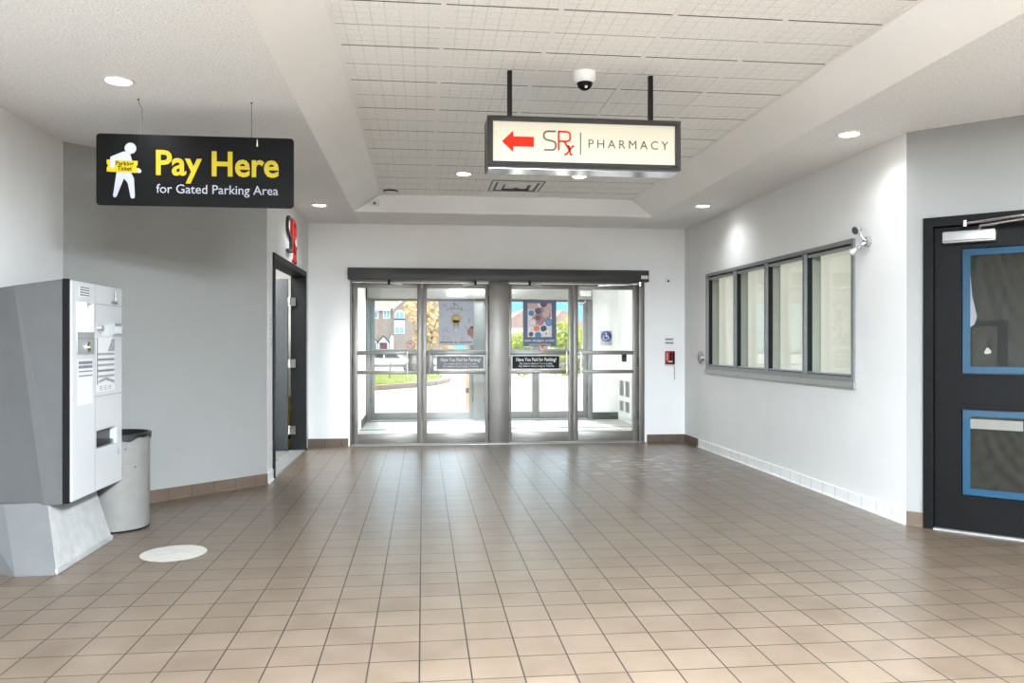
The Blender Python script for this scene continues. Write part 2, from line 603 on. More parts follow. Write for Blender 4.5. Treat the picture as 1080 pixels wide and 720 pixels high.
M['maroon'] = pbr('maroon_door_paint', (168, 44, 84), 0.5)
M['asphalt'] = pbr('pale_paving', (206, 198, 188), 0.9, var=0.08, scale=1.2)
M['road'] = pbr('grey_road', (176, 174, 172), 0.9, var=0.06, scale=0.8)
M['kerb'] = pbr('kerb_stone', (120, 102, 92), 0.9, var=0.1)
M['soil'] = pbr('lawn_ground', (120, 132, 30), 0.95, var=0.2, scale=3)
M['grass'] = pbr('bright_grass', (160, 172, 28), 0.8, var=0.2, scale=2)
M['leaf_autumn'] = pbr('autumn_leaf', (222, 190, 140), 0.8, var=0.35, scale=2.5)
M['leaf_green'] = pbr('yellow_green_leaf', (172, 176, 64), 0.8, var=0.35, scale=3)
M['bark'] = pbr('bark', (104, 84, 70), 0.9, var=0.2)
M['wood_post'] = pbr('tan_post_paint', (206, 158, 120), 0.7, var=0.1)
M['concrete'] = pbr('pale_vestibule_floor', (188, 188, 186), 0.4, var=0.05, scale=3)
M['car_white'] = pbr('white_car_paint', (236, 237, 240), 0.25, var=0.01, coat=0.5)
M['car_glass'] = pbr('dark_car_glass', (40, 42, 48), 0.1)

# ------------------------------------------------------------ dimensions of the hall
XL, XR, YB, CZ, TZ = -1.42, 3.42, 10.15, 2.79, 3.0
XFL = -2.66                      # far left wall
YLC = 7.50                       # corner where the left entry wall meets the angled wall
YFL = YLC - (XL - XFL)           # corner of angled wall and far left wall
YRC = 5.32                       # corner of right wall and angled right wall
REAR = -6.0
D45 = math.sqrt(0.5)

def structure(o, label=None, cat=None):
    o['kind'] = 'structure'
    if label:
        o['label'] = label
        o['category'] = cat
    return o

# floor
b = B()
b.poly([(-2.9, REAR - 0.2, 0), (5.7, REAR - 0.2, 0), (5.7, YB, 0), (-2.9, YB, 0)])
structure(b.obj('floor', M['floor']), 'brown square floor tiles across the whole hall', 'floor')

# walls (each in its own frame: local x runs along the wall, -y faces into the hall)
HOLE = (-0.91, 2.88, 0.0, 2.20)
o = B().panel(XL - 0.2, XR + 0.2, 0, 3.1, 0, 0.18, [HOLE]).obj('wall_back', M['wall_grey'], loc=(0, YB, 0))
structure(o, 'grey wall around the glass entrance doors', 'wall')

WY0, WY1, WZ0, WZ1 = 6.005, 9.313, 0.99, 2.115      # interior window in the right wall
L = YB - YRC
WHOLE = (YB - WY1, YB - WY0, WZ0, WZ1)
o = B().panel(0, L, 0, 3.1, 0, 0.2, [WHOLE]).obj('wall_right', M['wall_bright'], loc=(XR, YB, 0), rz=R(-90))
structure(o, 'long brightened wall with the interior window', 'wall')

LA = 2.6                         # angled right wall with the black door
DU0, DU1, DZ = 0.113, 1.20, 2.163
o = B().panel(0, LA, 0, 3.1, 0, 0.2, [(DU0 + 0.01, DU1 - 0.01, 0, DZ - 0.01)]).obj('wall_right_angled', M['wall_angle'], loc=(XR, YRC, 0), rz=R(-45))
structure(o, 'angled grey wall holding the black door', 'wall')
ex, ey = XR + LA * D45, YRC - LA * D45
o = B().panel(0, ey - REAR, 0, 3.1, 0, 0.2, [(5.6, 8.2, .9, 2.4)]).obj('wall_right_near', M['wall_bright'], loc=(ex, ey, 0), rz=R(-90))  # unseen opening added to let daylight in
structure(o)

SY0, SY1, SZ = 7.83, 9.85, 2.10  # doorway in the left entry wall
o = B().panel(0, YB - YLC, 0, 3.1, 0, 0.15, [(SY0 - YLC, SY1 - YLC, 0, SZ)]).obj('wall_left_entry', M['wall_bright'], loc=(XL, YLC, 0), rz=R(90))
structure(o, 'brightened wall with the open pharmacy doorway', 'wall')
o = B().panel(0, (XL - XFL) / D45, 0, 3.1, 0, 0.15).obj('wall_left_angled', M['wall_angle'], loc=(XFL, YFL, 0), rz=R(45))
structure(o, 'angled grey wall behind the pay station and the bin', 'wall')
o = B().panel(0, YFL - REAR, 0, 3.1, 0, 0.2, [(1.2, 3.8, .9, 2.4)]).obj('wall_left', M['wall_bright'], loc=(XFL, REAR, 0), rz=R(90))  # opening behind the camera, added for daylight
structure(o, 'pale wall at the far left behind the pay station', 'wall')
# rear wall of the hall, behind the camera, with three tall openings added for daylight
rh = [(-2.2, -0.2, 0.35, 2.6), (0.1, 2.6, 0.35, 2.6), (2.9, 5.0, 0.35, 2.6)]
o = B().panel(XFL - 0.2, ex + 0.2, 0, 3.1, 0, 0.2, rh).obj('wall_rear', M['wall_bright'], loc=(0, REAR - 0.2, 0))
structure(o)

# ceiling: stippled soffit around a raised tray
TX0, TX1, TY0, TY1 = -0.78, 2.71, -4.6, 9.21
IX0, IX1, IY0, IY1 = -0.485, 2.47, -4.3, 9.27
b = B()
X0, X1, Y0, Y1 = -2.9, ex + 0.2, REAR - 0.2, YB + 0.1
for x0, x1, y0, y1 in ((X0, TX0, Y0, Y1), (TX1, X1, Y0, Y1), (TX0, TX1, Y0, TY0)):
    b.box(x0, x1, y0, y1, CZ, CZ + 0.02)
o = structure(b.obj('ceiling', M['stipple']), 'stippled lower ceiling along both sides of the hall', 'ceiling')
b = B()
b.box(TX0, TX1, TY1, Y1, CZ, CZ + 0.02)
for p in (((TX0, TY0), (TX0, TY1), (IX0, IY1), (IX0, IY0)), ((TX1, TY1), (TX1, TY0), (IX1, IY0), (IX1, IY1)),
          ((TX0, TY1), (TX1, TY1), (IX1, IY1), (IX0, IY1)), ((TX1, TY0), (TX0, TY0), (IX0, IY0), (IX1, IY0))):
    (a0, a1, a2, a3) = p
    b.poly([(a0[0], a0[1], CZ), (a1[0], a1[1], CZ), (a2[0], a2[1], TZ), (a3[0], a3[1], TZ)])
structure(b.obj('trim_1', M['plaster'], smooth=False), 'smooth white sloping sides of the raised ceiling', 'ceiling trim')
b = B()
b.poly([(IX0 - 0.05, IY0 - 0.05, TZ), (IX0 - 0.05, IY1 + 0.05, TZ), (IX1 + 0.05, IY1 + 0.05, TZ), (IX1 + 0.05, IY0 - 0.05, TZ)])
structure(b.obj('ceiling_tray', M['ceiling_tile']), 'scored white ceiling tiles in the raised middle', 'ceiling')
b = B()
x = 0.105 - 0.6
while x < IX1:
    if x > IX0:
        b.box(x - 0.013, x + 0.013, IY0, IY1, TZ - 0.006, TZ - 0.001)
    x += 0.6
b.box(IX0 - 0.002, IX0 + 0.02, IY0, IY1, TZ - 0.005, TZ - 0.001)
b.box(IX1 - 0.02, IX1 + 0.002, IY0, IY1, TZ - 0.005, TZ - 0.001)
b.box(IX0, IX1, IY1 - 0.02, IY1 + 0.002, TZ - 0.005, TZ - 0.001)
structure(b.obj('trim_2', M['plaster']), 'white metal grid bars between the ceiling tiles', 'ceiling grid')

# skirting
def skirt(name, length, loc, rz, mat, label=None, x0=0.0):
    b = B()
    b.prism([(x0, 0), (length, 0), (length, 0.1), (x0, 0.1)], -0.012, 0.0)
    b.prism([(x0, 0), (length, 0), (length, 0.012), (x0, 0.012)], -0.02, -0.012)
    return structure(b.obj(name, mat, loc=loc, rz=rz), label, 'baseboard')
skirt('baseboard_back_left', -0.93 - XL, (XL, YB, 0), 0, M['base_brown'], 'short brown tile baseboard left of the entrance')
skirt('baseboard_back_right', XR - 2.91, (2.91, YB, 0), 0, M['base_brown'], 'short brown tile baseboard right of the entrance')
skirt('baseboard_right', 0.55, (XR, YB, 0), R(-90), M['base_brown'], 'brown end of the baseboard in the right corner')
skirt('baseboard_right_bright', L, (XR, YB, 0), R(-90), M['base_bright'], 'brightened tile baseboard under the interior window', x0=0.55)
skirt('baseboard_right_angled', DU0, (XR, YRC, 0), R(-45), M['base_brown'], 'single brown baseboard tile beside the black door')
skirt('baseboard_left_angled', (XL - XFL) / D45, (XFL, YFL, 0), R(45), M['base_brown'], 'brown tile baseboard behind the bin')
skirt('baseboard_left_entry', SY0 - 0.07 - YLC, (XL, YLC, 0), R(90), M['base_bright'], 'brightened baseboard at the pharmacy doorway')
skirt('baseboard_left', YFL - REAR, (XFL, REAR, 0), R(90), M['base_brown'])

# ------------------------------------------------------------ glass entrance doors
def entrance_frame(name, Y, posts, x0, x1, ztop, mat, label):
    t = thing(name, label, 'door frame', (0, Y, 0), kind='structure')
    b = B()
    for a, c in posts:
        b.box(a, c, -0.02, 0.10, 0, ztop, bev=0.004)
    b.obj('post', mat, t)
    B().box(x0, x1, -0.01, 0.10, 2.065, ztop, bev=0.003).obj('head', mat, t)
    B().box(x0, x1, -0.06, 0.12, 0.0, 0.014, bev=0.003).obj('threshold', M['alu_light'], t)
    return t

def glass_door(name, Y, x0, x1, hinge, lock_side, mid, label, mat, sl=0.07, sm=0.06):
    """hinge/lock_side are 'l' or 'r'; mid is 'panel' or 'open'"""
    t = thing(name, label, 'glass door', (x0, Y, 0), kind='structure')
    w = x1 - x0
    a, c = (sl, w - sm) if hinge == 'l' else (sm, w - sl)
    d0, d1 = 0.02, 0.064
    z0, z1 = 0.02, 2.055
    b = B()
    b.box(0, a, d0, d1, z0, z1, bev=0.003)
    b.box(c, w, d0, d1, z0, z1, bev=0.003)
    b.box(a, c, d0, d1, z0, 0.145, bev=0.003)
    b.box(a, c, d0, d1, 1.99, z1, bev=0.003)
    b.obj('door_frame', mat, t)
    B().box(a, c, 0.040, 0.046, 0.145, 1.99).obj('glass_pane', M['glass'], t)
    B().box(a - 0.01, c + 0.01, d0 - 0.018, d1, 1.145, 1.195, bev=0.006).obj('push_bar', mat, t)
    B().box(a - 0.01, c + 0.01, d0 - 0.018, d1, 0.90, 0.945, bev=0.006).obj('push_bar', mat, t)
    lk = (c - 0.11, c + 0.01) if lock_side == 'r' else (a - 0.01, a + 0.09)
    if mid == 'wide':
        B().box(lk[0], lk[1], d0 - 0.004, d1, 0.93, 1.16, bev=0.004).obj('lock_plate', mat, t)
    hx = c - 0.03 if lock_side == 'r' else a + 0.03
    if mid == 'wide' and lock_side == 'r':
        hx = c - 0.125
    h = B()
    h.tube([(hx, d0 - 0.05, 0.90), (hx, d0 - 0.05, 1.19)], 0.009)
    for z in (0.93, 1.16):
        h.cyl((hx, d0 - 0.05, z), (hx, d0, z), 0.007)
    h.obj('pull_handle', M['chrome'], t)
    b = B()
    for z in (0.35, 1.05, 1.85):
        xx = 0.0 if hinge == 'l' else w
        b.cyl((xx, d0 - 0.01, z - 0.05), (xx, d0 - 0.01, z + 0.05), 0.009, seg=12)
    b.obj('hinge', M['alu_dark'], t)
    return t

FY = YB + 0.02
entrance_frame('door_frame_1', FY, [(-0.91, -0.888), (0.842, 1.098), (2.805, 2.875)], -0.91, 2.875, 2.19, M['alu'], 'warm grey metal frame around the four inner entrance doors')
glass_door('door_1', FY, -0.886, -0.014, 'l', 'r', 'wide', 'leftmost glass entrance door seen from the hall', M['alu'])
glass_door('door_2', FY, -0.010, 0.840, 'r', 'l', 'wide', 'second glass entrance door, the one with the pale light bulb poster', M['alu'], sl=0.045)
glass_door('door_3', FY, 1.100, 1.938, 'l', 'r', 'slim', 'third glass entrance door, the one with the slate blue poster', M['alu'], sl=0.035)
glass_door('door_4', FY, 1.944, 2.803, 'r', 'l', 'slim', 'rightmost glass entrance door with nothing hung on it', M['alu'])

t = thing('door_operator', 'long dark metal door operator header above the glass entrance doors', 'door operator', (0, YB, 0))
b = B()
b.box(-0.927, 2.907, -0.11, -0.001, 2.085, 2.232, bev=0.004)
b.box(-0.927, 2.907, -0.114, -0.10, 2.085, 2.100, bev=0.002)
b.obj('housing', M['alu_dark'], t)
B().box(2.80, 2.89, -0.135, -0.11, 2.12, 2.165, bev=0.006).obj('motion_sensor', M['white'], t)
for px, sgn in ((-0.42, 1), (0.66, -1), (1.36, 1)):
    b = B()
    b.tube([(px, -0.06, 2.088), (px + sgn * 0.02, -0.07, 2.045), (px + sgn * 0.16, -0.03, 2.03)], 0.011, mat=0)
    b.cyl((px, -0.06, 2.03), (px, -0.06, 2.10), 0.018, mat=1)
    b.obj('operator_arm', [M['chrome'], M['gasket']], t)
b = B()
b.tube([(2.78, -0.06, 2.07), (2.62, -0.075, 2.045), (2.25, -0.03, 2.035)], 0.010)
b.cyl((2.80, -0.06, 2.03), (2.80, -0.06, 2.085), 0.02)
b.obj('operator_arm', M['chrome'], t)

# posters, stickers and parking signs on the inner doors (front of the glass)
GY = FY + 0.0385
t = thing('poster', 'pale poster with a drawn yellow light bulb, reading change is coming', 'poster', (0.20, GY, 1.265))
W, H = 0.445, 0.565
B().box(0, W, -0.002, 0.0, 0, H).obj('sheet', M['poster_pale'], t)
b = B()
y0, y1 = -0.0032, -0.002
b.disc(W * .5, H * .60, .050, y0, y1, 2)
b.prism([(W * .5 - .034, H * .57), (W * .5 + .034, H * .57), (W * .5 + .022, H * .43), (W * .5 - .022, H * .43)], y0, y1, 2)
y0 -= .0006
b.ring(W * .5, H * .60, .055, .008, y0, y1, 0)
b.stroke([(W * .5 - .040, H * .55), (W * .5 - .026, H * .44), (W * .5 - .022, H * .37), (W * .5 + .022, H * .37), (W * .5 + .026, H * .44), (W * .5 + .040, H * .55)], .006, y0, y1, 0)
b.stroke([(W * .47, H * .44), (W * .47, H * .54), (W * .5, H * .50), (W * .53, H * .54), (W * .53, H * .44)], .005, y0, y1, 0)
b.disc(W * .5, H * .355, .020, y0, y1, 3)
for k in range(11):
    a = R(-30 + k * 24)
    b.stroke([(W * .5 + .070 * math.cos(a), H * .6 + .070 * math.sin(a)), (W * .5 + .086 * math.cos(a), H * .6 + .086 * math.sin(a))], .005, y0, y1, 2 if k % 2 else 0)
for x, z, r in ((.50, .87, .032), (.37, .83, .020), (.64, .82, .018), (.44, .95, .012)):
    b.ring(W * x, H * z, r, .006, y0, y1, 0)
for x, z in ((.16, .9), (.2, .86), (.12, .88), (.22, .78), (.26, .8)):
    b.stroke([(W * x, H * z), (W * x + .018, H * z + .022)], .006, y0, y1, 1)
for k in range(4):
    b.stroke([(W * .05, H * (.62 + k * .03)), (W * .1, H * (.62 + k * .03) + .006)], .004, y0, y1, 1)
b.ring(W * .19, H * .36, .024, .005, y0, y1, 1)
b.stroke([(W * .23, H * .33), (W * .30, H * .28)], .005, y0, y1, 1)
b.stroke([(W * .12, H * .32), (W * .12, H * .14), (W * .34, H * .14)], .004, y0, y1, 1)
b.stroke([(W * .14, H * .16), (W * .2, H * .22), (W * .25, H * .18), (W * .32, H * .2)], .004, y0, y1, 1)
b.stroke([(W * .48, H * .12), (W * .48, H * .21), (W * .45, H * .18)], .005, y0, y1, 2)
b.ring(W * .67, H * .15, .018, .004, y0, y1, 1)
b.stroke([(W * .86, H * .62), (W * .88, H * .52)], .010, y0, y1, 1)
b.stroke([(W * .72, H * .45), (W * .82, H * .38)], .006, y0, y1, 1)
for k in range(6):
    b.stroke([(W * (.68 + .05 * k), H * (.76 + .02 * (k % 3))), (W * (.70 + .05 * k), H * (.79 + .02 * (k % 3)))], .004, y0, y1, 1)
b.prism([(W * .99, H * .40), (W * .90, H * .41), (W * .82, H * .33), (W * .84, H * .24), (W * .90, H * .22), (W * .99, H * .14)], y0, y1, 4)
b.prism([(W * .99, H * .43), (W * .92, H * .43), (W * .89, H * .40), (W * .99, H * .38)], y0, y1, 0)
b.obj('drawing', [M['ink_dark'], M['ink'], M['bulb'], M['paper'], M['skin_print']], t)
lettering('lettering', 'change is coming', W * .03, W * .97, H * .05, .030, -0.002, M['ink_dark'], t, bold=.02)

t = thing('poster', 'slate blue poster with a collage of round cups, reading new designs under construction', 'poster', (1.285, GY, 1.255))
W, H = 0.435, 0.59
B().box(0, W, -0.002, 0, 0, H).obj('sheet', M['poster_blue'], t)
cols = [pbr('print_%s' % n, c, .5, var=.15, scale=30) for n, c in (('white', (226, 220, 220)), ('slate', (74, 78, 88)), ('rose', (196, 168, 166)), ('teal', (56, 128, 168)), ('navy', (58, 72, 96)), ('orange', (220, 132, 92)), ('sky', (112, 144, 186)), ('brown', (110, 72, 70)), ('mauve', (164, 124, 132)))]
b = B()
y0, y1 = -0.0030, -0.002
b.prism([(W * .14, H * .20), (W * .86, H * .20), (W * .86, H * .94), (W * .14, H * .94)], y0, y1, 0)
def clipd(x, z, r, c, d):
    seg = 24
    pts = [(min(W * .86, max(W * .14, W * x + r * math.cos(2 * math.pi * k / seg))), min(H * .94, max(H * .20, H * z + r * math.sin(2 * math.pi * k / seg)))) for k in range(seg)]
    b.prism(pts, y0 - d, y1, c)
for i, (x, z, r, c) in enumerate(((.30, .86, .07, 2), (.62, .70, .10, 8), (.78, .84, .07, 2), (.46, .58, .085, 8), (.62, .93, .045, 1), (.45, .77, .042, 1), (.45, .62, .035, 7), (.24, .72, .052, 0), (.25, .72, .038, 3), (.68, .69, .045, 2),
                                  (.29, .52, .050, 2), (.29, .52, .040, 0), (.78, .52, .050, 3), (.78, .52, .042, 6), (.41, .385, .050, 0), (.41, .385, .040, 5), (.62, .385, .047, 0), (.62, .385, .040, 4), (.24, .26, .040, 0), (.24, .26, .030, 7), (.45, .24, .042, 3), (.74, .27, .055, 0))):
    clipd(x, z, r, c, .00025 * (i + 1))
b.prism([(W * .66, H * .28), (W * .72, H * .30), (W * .70, H * .24)], y0 - .008, y1, 7)
b.obj('collage', cols, t)
lettering('lettering', 'new designs under', W * .04, W * .96, H * .10, .032, -0.002, M['paper'], t, bold=.015)
lettering('lettering', 'construction', W * .17, W * .83, H * .015, .028, -0.002, M['paper'], t, bold=.0)

def round_sticker(x, z, label):
    t = thing('round_sticker', label, 'sticker', (x, GY, z), group='orange round stickers on the doors')
    B().disc(0, 0, .055, -.002, 0).obj('backing', M['paper'], t)
    b = B()
    b.ring(0, 0, .055, .012, -.003, -.002)
    b.stroke([(-.035, .035), (.035, -.035)], .012, -.0035, -.002)
    b.stroke([(-.02, -.01), (-.02, .02), (.02, .02)], .008, -.003, -.002, 1)
    b.obj('symbol', [M['orange'], M['ink_dark']], t)
round_sticker(-.15, 1.275, 'orange round sticker at the lower corner of the leftmost door glass')
round_sticker(1.545, 1.235 - .0, 'orange round sticker just beneath the slate blue poster')

def parking_sign(x0, x1, z0, z1, dark, label):
    t = thing('parking_sign', label, 'parking sign', (x0, FY - .004, z0), group='parking reminder signs on the doors')
    W, H = x1 - x0, z1 - z0
    b = B()
    b.panel(0, W, 0, H, -.010, .004, [(.014, W - .014, .014, H - .014)])
    b.obj('border', M['alu_light'], t)
    B().box(.014, W - .014, -.005, .004, .014, H - .014).obj('face', dark, t)
    lettering('lettering', 'Have You Paid for Parking?', W * .10, W * .92, H * .58, H * .24, -.005, M['paper'], t, bold=.03)
    lettering('lettering', 'Pay Station Behind You in Lobby', W * .17, W * .84, H * .36, H * .13, -.005, M['paper'], t, bold=.01)
    lettering('lettering', 'Pay Before Returning to Vehicle', W * .15, W * .87, H * .19, H * .13, -.005, M['paper'], t, bold=.01)
parking_sign(0.162, 0.785, .952, 1.140, M['ink'], 'grey framed parking reminder sign below the light bulb poster')  # grey face stands in for a washed-out reflection
parking_sign(1.128, 1.765, .952, 1.140, M['black_sign'], 'black parking reminder sign with white border below the slate blue poster')

# ------------------------------------------------------------ vestibule and outer doors
VY, VX0, VX1, VZ = 13.3, -0.93, 3.31, 2.62
o = B().box(VX0 - .2, VX1 + .2, YB, VY + .15, -0.1, -0.002).obj('floor_vestibule', M['concrete'])
structure(o, 'pale smooth floor of the vestibule between the doors', 'floor')
o = B().box(VX0, VX1, 12.03, 12.06, -0.002, 0.004).obj('shadow_edge_strip', M['charcoal'])  # edge of the sunlit band's shadow, built as a dark strip
structure(o, 'shadow edge drawn as a dark strip across the vestibule floor', 'floor strip')
o = B().box(VX0 - .2, VX0, YB + .18, VY + .2, 0, 3).obj('wall_vestibule_left', M['plaster'])
structure(o, 'white left wall of the vestibule', 'wall')
o = B().box(VX1, VX1 + .2, YB + .18, VY + .2, 0, 3).obj('wall_vestibule_right', M['plaster'])
structure(o, 'white right wall of the vestibule', 'wall')
b = B().panel(VX0 - .2, VX1 + .2, 0, 3.0, 0, .2, [(VX0, 2.85, 0, 2.2)])
structure(b.obj('wall_vestibule_front', M['plaster'], loc=(0, VY, 0)), 'white end wall of the vestibule beside the outer doors', 'wall')
structure(B().box(VX0 - .2, VX1 + .2, YB + .05, VY + .2, VZ, VZ + .05).obj('ceiling_vestibule', M['plaster']), 'white ceiling of the vestibule', 'ceiling')
o = B().box(2.86, VX1, VY - .015, VY, 0, .12).obj('baseboard_vestibule', M['alu_dark'])
structure(o, 'grey baseboard at the end wall of the vestibule', 'baseboard')
o = B().box(VX0, VX0 + .015, 12.3, VY, 0, .12).obj('baseboard_vestibule_left', M['alu_dark'])
structure(o, 'grey baseboard at the left wall of the vestibule', 'baseboard')

entrance_frame('door_frame_2', VY, [(-.93, -.86), (.84, 1.01), (2.78, 2.86)], -.93, 2.86, 2.2, M['alu_outer'], 'pale metal frame around the outer doors')
glass_door('door_5', VY, -.858, -.012, 'l', 'r', 'slim', 'outer glass door beyond the leftmost inner door', M['alu_outer'])
glass_door('door_6', VY, -.008, .838, 'r', 'l', 'slim', 'outer glass door beyond the light bulb poster', M['alu_outer'])
glass_door('door_7', VY, 1.012, 1.893, 'l', 'r', 'slim', 'outer glass door beyond the slate blue poster', M['alu_outer'])
glass_door('door_8', VY, 1.897, 2.778, 'r', 'l', 'slim', 'outer glass door beside the blue accessibility button', M['alu_outer'])
t = thing('door_operator', 'pale door operator header above the outer doors', 'door operator', (0, VY, 0))
B().box(-.9, 2.84, -.13, -.021, 2.03, 2.2, bev=.004).obj('housing', M['alu_light'], t)
b = B().box(2.62, 2.80, -.19, -.13, 2.08, 2.17, bev=.01)
b.obj('motion_sensor', M['white'], t)
b = B().tube([(2.72, -.12, 2.05), (2.70, -.20, 1.98), (2.62, -.17, 1.93), (2.55, -.03, 1.99)], .012)
b.obj('operator_arm', M['chrome'], t)

t = thing('added_panel_light', 'added square light panel on the vestibule ceiling behind the door header', 'ceiling light', (1.1, 11.9, VZ))  # unseen panel added to brighten the vestibule
B().panel(-.62, .62, -.62, .62, 0, .02, [(-.58, .58, -.58, .58)]).obj('frame', M['white'], t).rotation_euler = (R(90), 0, 0)
B().box(-.58, .58, -.58, .58, -.018, -.006).obj('diffuser', pbr('vestibule_fill_diffuser', (250, 250, 248), .5, emit=2.0), t)
lamp = bpy.data.objects.new('vestibule_lamp', bpy.data.lights.new('vestibule_lamp', 'AREA'))
lamp.data.shape, lamp.data.size, lamp.data.size_y, lamp.data.energy = 'RECTANGLE', 1.1, 1.1, 6
COL.objects.link(lamp)
lamp.parent = t
lamp.location = (0, 0, -.025)

t = thing('door_button', 'blue round accessibility door button on the vestibule end wall', 'door button', (3.10, VY - .001, 1.335))
B().box(-.095, .095, -.012, 0, -.075, .17, bev=.003).obj('plate', M['steel'], t)
B().cyl((0, -.012, .072), (0, -.03, .072), .092, seg=40).obj('push_disc', M['blue_disc'], t)
b = B()
y0, y1 = -.0315, -.03
b.disc(-.012, .128, .013, y0, y1)
b.stroke([(-.012, .112), (-.006, .070), (.030, .070), (.046, .030), (.058, .036)], .012, y0, y1)
b.stroke([(-.010, .095), (.024, .092)], .009, y0, y1)
b.stroke([(-.02 + .040 * math.cos(R(a)), .052 + .040 * math.sin(R(a))) for a in range(110, 350, 20)], .010, y0, y1)
b.obj('wheelchair_symbol', M['paper'], t)

t = thing('wall_heater', 'white grilled wall heater low on the right vestibule wall', 'heater', (VX1, 13.06, .10), R(-90))
b = B().panel(0, .84, 0, .66, -.06, 0, [(x, x + .27, z, z + h) for x in (.10, .47) for z, h in ((.08, .17), (.33, .25))])
b.obj('casing', M['white'], t)
for x in (.10, .47):
    for z, h in ((.08, .17), (.33, .25)):
        b = B().box(x, x + .27, -.03, -.005, z, z + h)
        n = int(h / .028)
        for k in range(n):
            b.box(x, x + .27, -.055, -.03, z + .01 + k * .028, z + .022 + k * .028)
        b.obj('grille', M['alu_light'], t)
t = thing('wall_switch', 'small dark box on the vestibule wall above the white heater', 'switch box', (VX1, 12.78, 1.07), R(-90))
B().box(-.05, .05, -.06, 0, -.08, .08, bev=.01).obj('casing', M['charcoal'], t)
B().box(-.02, .02, -.066, -.06, -.03, .02, bev=.003).obj('rocker', M['ink_dark'], t)

# ------------------------------------------------------------ interior window in the right wall
t = thing('window_1', 'four-bay metal framed interior window in the right wall', 'window', (XR, WY1, WZ0), R(-90), kind='structure')
W, H = WY1 - WY0, WZ1 - WZ0
bays = [(0.018, 0.853), (0.885, 1.653), (1.685, 2.465), (2.498, W - .025)]
b = B().panel(-.012, W + .012, -.012, H + .012, -.018, .012, [(x0, x1, .03, H - .022) for x0, x1 in bays])
b.obj('window_frame', M['window_alu'], t)
b = B().panel(-.04, W + .025, -.06, -.012, -.024, -.001)
b.obj('window_sill', M['alu_light'], t)
for x0, x1 in bays:
    s = B().panel(x0 - .012, x1 + .012, .018, H - .018, .012, .055, [(x0 + .006, x1 - .006, .036, H - .036)]).obj('window_sash', M['charcoal'], t)
    b = B().panel(x0 - .012, x1 + .012, .018, H - .018, .055, .134, [(x0 + .012, x1 - .012, .042, H - .042)])
    b.obj('glazing_bead', M['reveal'], s)
    b = B()
    b.box(x0 + .006, x1 - .006, .014, .054, .0361, .050)
    b.box(x0 + .006, x1 - .006, .014, .054, H - .060, H - .0361)
    b.obj('sash_track', M['alu_light'], s)
    B().box(x0 + .010, x1 - .010, .114, .120, .04, H - .04).obj('glass_pane', M['glass'], s)
    b = B().poly([(x0 - .01, .135, .02), (x1 + .01, .135, .02), (x1 + .01, .135, H - .02), (x0 - .01, .135, H - .02)])
    b.obj('cream_blind', M['cream'], s)

# ------------------------------------------------------------ black door in the angled right wall
t = thing('door_9', 'black door with blue taped glass panels in the angled wall', 'door', (XR, YRC, 0), R(-45), kind='structure')
b = B()
b.panel(DU0, DU1, 0, DZ, -.035, .12, [(.178, DU1 - .065, 0, 2.098)])
b.obj('door_frame', M['black'], t)
dx0, dx1 = .181, DU1 - .068
g = (.345, dx1 - .15)
b = B().panel(dx0, dx1, .012, 2.09, .0, .045, [(g[0], g[1], 1.082, 1.938), (g[0], g[1], .251, .842)])
leaf = b.obj('door_leaf', M['black'], t)
def mesh_film(x0, x1, z0, z1, y, seed):
    """wrinkled plastic film"""
    rnd = random.Random(seed)
    ph = [rnd.random() * 6 for _ in range(8)]
    bm = B()
    nx, nz = 40, 44
    V = [[bm.bm.verts.new((x0 + (x1 - x0) * i / nx, y + .006 * math.sin(9 * i / nx + 5 * k / nz + ph[0]) * math.sin(40 * (i / nx - .6 * k / nz) + ph[1]) + .004 * math.sin(60 * i / nx * (k / nz + .2) + ph[2]), z0 + (z1 - z0) * k / nz)) for k in range(nz + 1)] for i in range(nx + 1)]
    for i in range(nx):
        for k in range(nz):
            bm.bm.faces.new((V[i][k], V[i + 1][k], V[i + 1][k + 1], V[i][k + 1]))
    return bm
def film_material():
    m = bpy.data.materials.new('smoky_meshed_film')
    m.use_nodes = True
    nt = m.node_tree
    b = nt.nodes['Principled BSDF']
    vec, s = xyz(nt)
    gx = line_mask(nt, s[0], 0, .012, .004)
    gz = line_mask(nt, s[2], 0, .012, .004)
    col = mix_col(nt, math_node(nt, 'MULTIPLY', math_node(nt, 'MAXIMUM', gx, gz), .5), lin((66, 65, 61)), lin((38, 37, 35)))
    nt.links.new(col, b.inputs['Base Color'])
    b.inputs['Roughness'].default_value = .55
    b.inputs['Specular IOR Level'].default_value = .12
    return m
M['film'] = film_material()
for i, (z0, z1) in enumerate(((1.082, 1.938), (.251, .842))):
    b = B().panel(g[0] - .02, g[1] + .02, z0 - .02, z1 + .02, -.010, .0, [(g[0], g[1], z0, z1)])
    b.obj('glazing_bead', M['black'], leaf)
    B().box(g[0], g[1], .012, .017, z0, z1).obj('glass_pane', M['glass_dull'], leaf)
    b = B().panel(g[0] + .004, g[1] - .004, z0 + .004, z1 - .004, .019, .021, [(g[0] + .05, g[1] - .05, z0 + .05, z1 - .048)])
    b.obj('masking_tape', M['tape'], leaf)
    mesh_film(g[0] + .004, g[1] - .004, z0 + .004, z1 - .004, .036, i).obj('plastic_sheet', M['film'], leaf)
b = B().panel(g[0] + .05, .615, 1.085, 1.445, .0225, .024, [(g[0] + .06, .555, 1.135, 1.405)])
b.obj('dark_border', M['gasket'], leaf)
b = B().box(g[0] + .05, .70, .0225, .024, .71, .775)
b.obj('pale_strip', M['steel'], leaf)
b = B().prism([(.475, 1.225), (.490, 1.218), (.512, 1.222), (.520, 1.235), (.503, 1.258), (.492, 1.262)], .0215, .024)
b.obj('torn_paper', M['paper'], leaf)
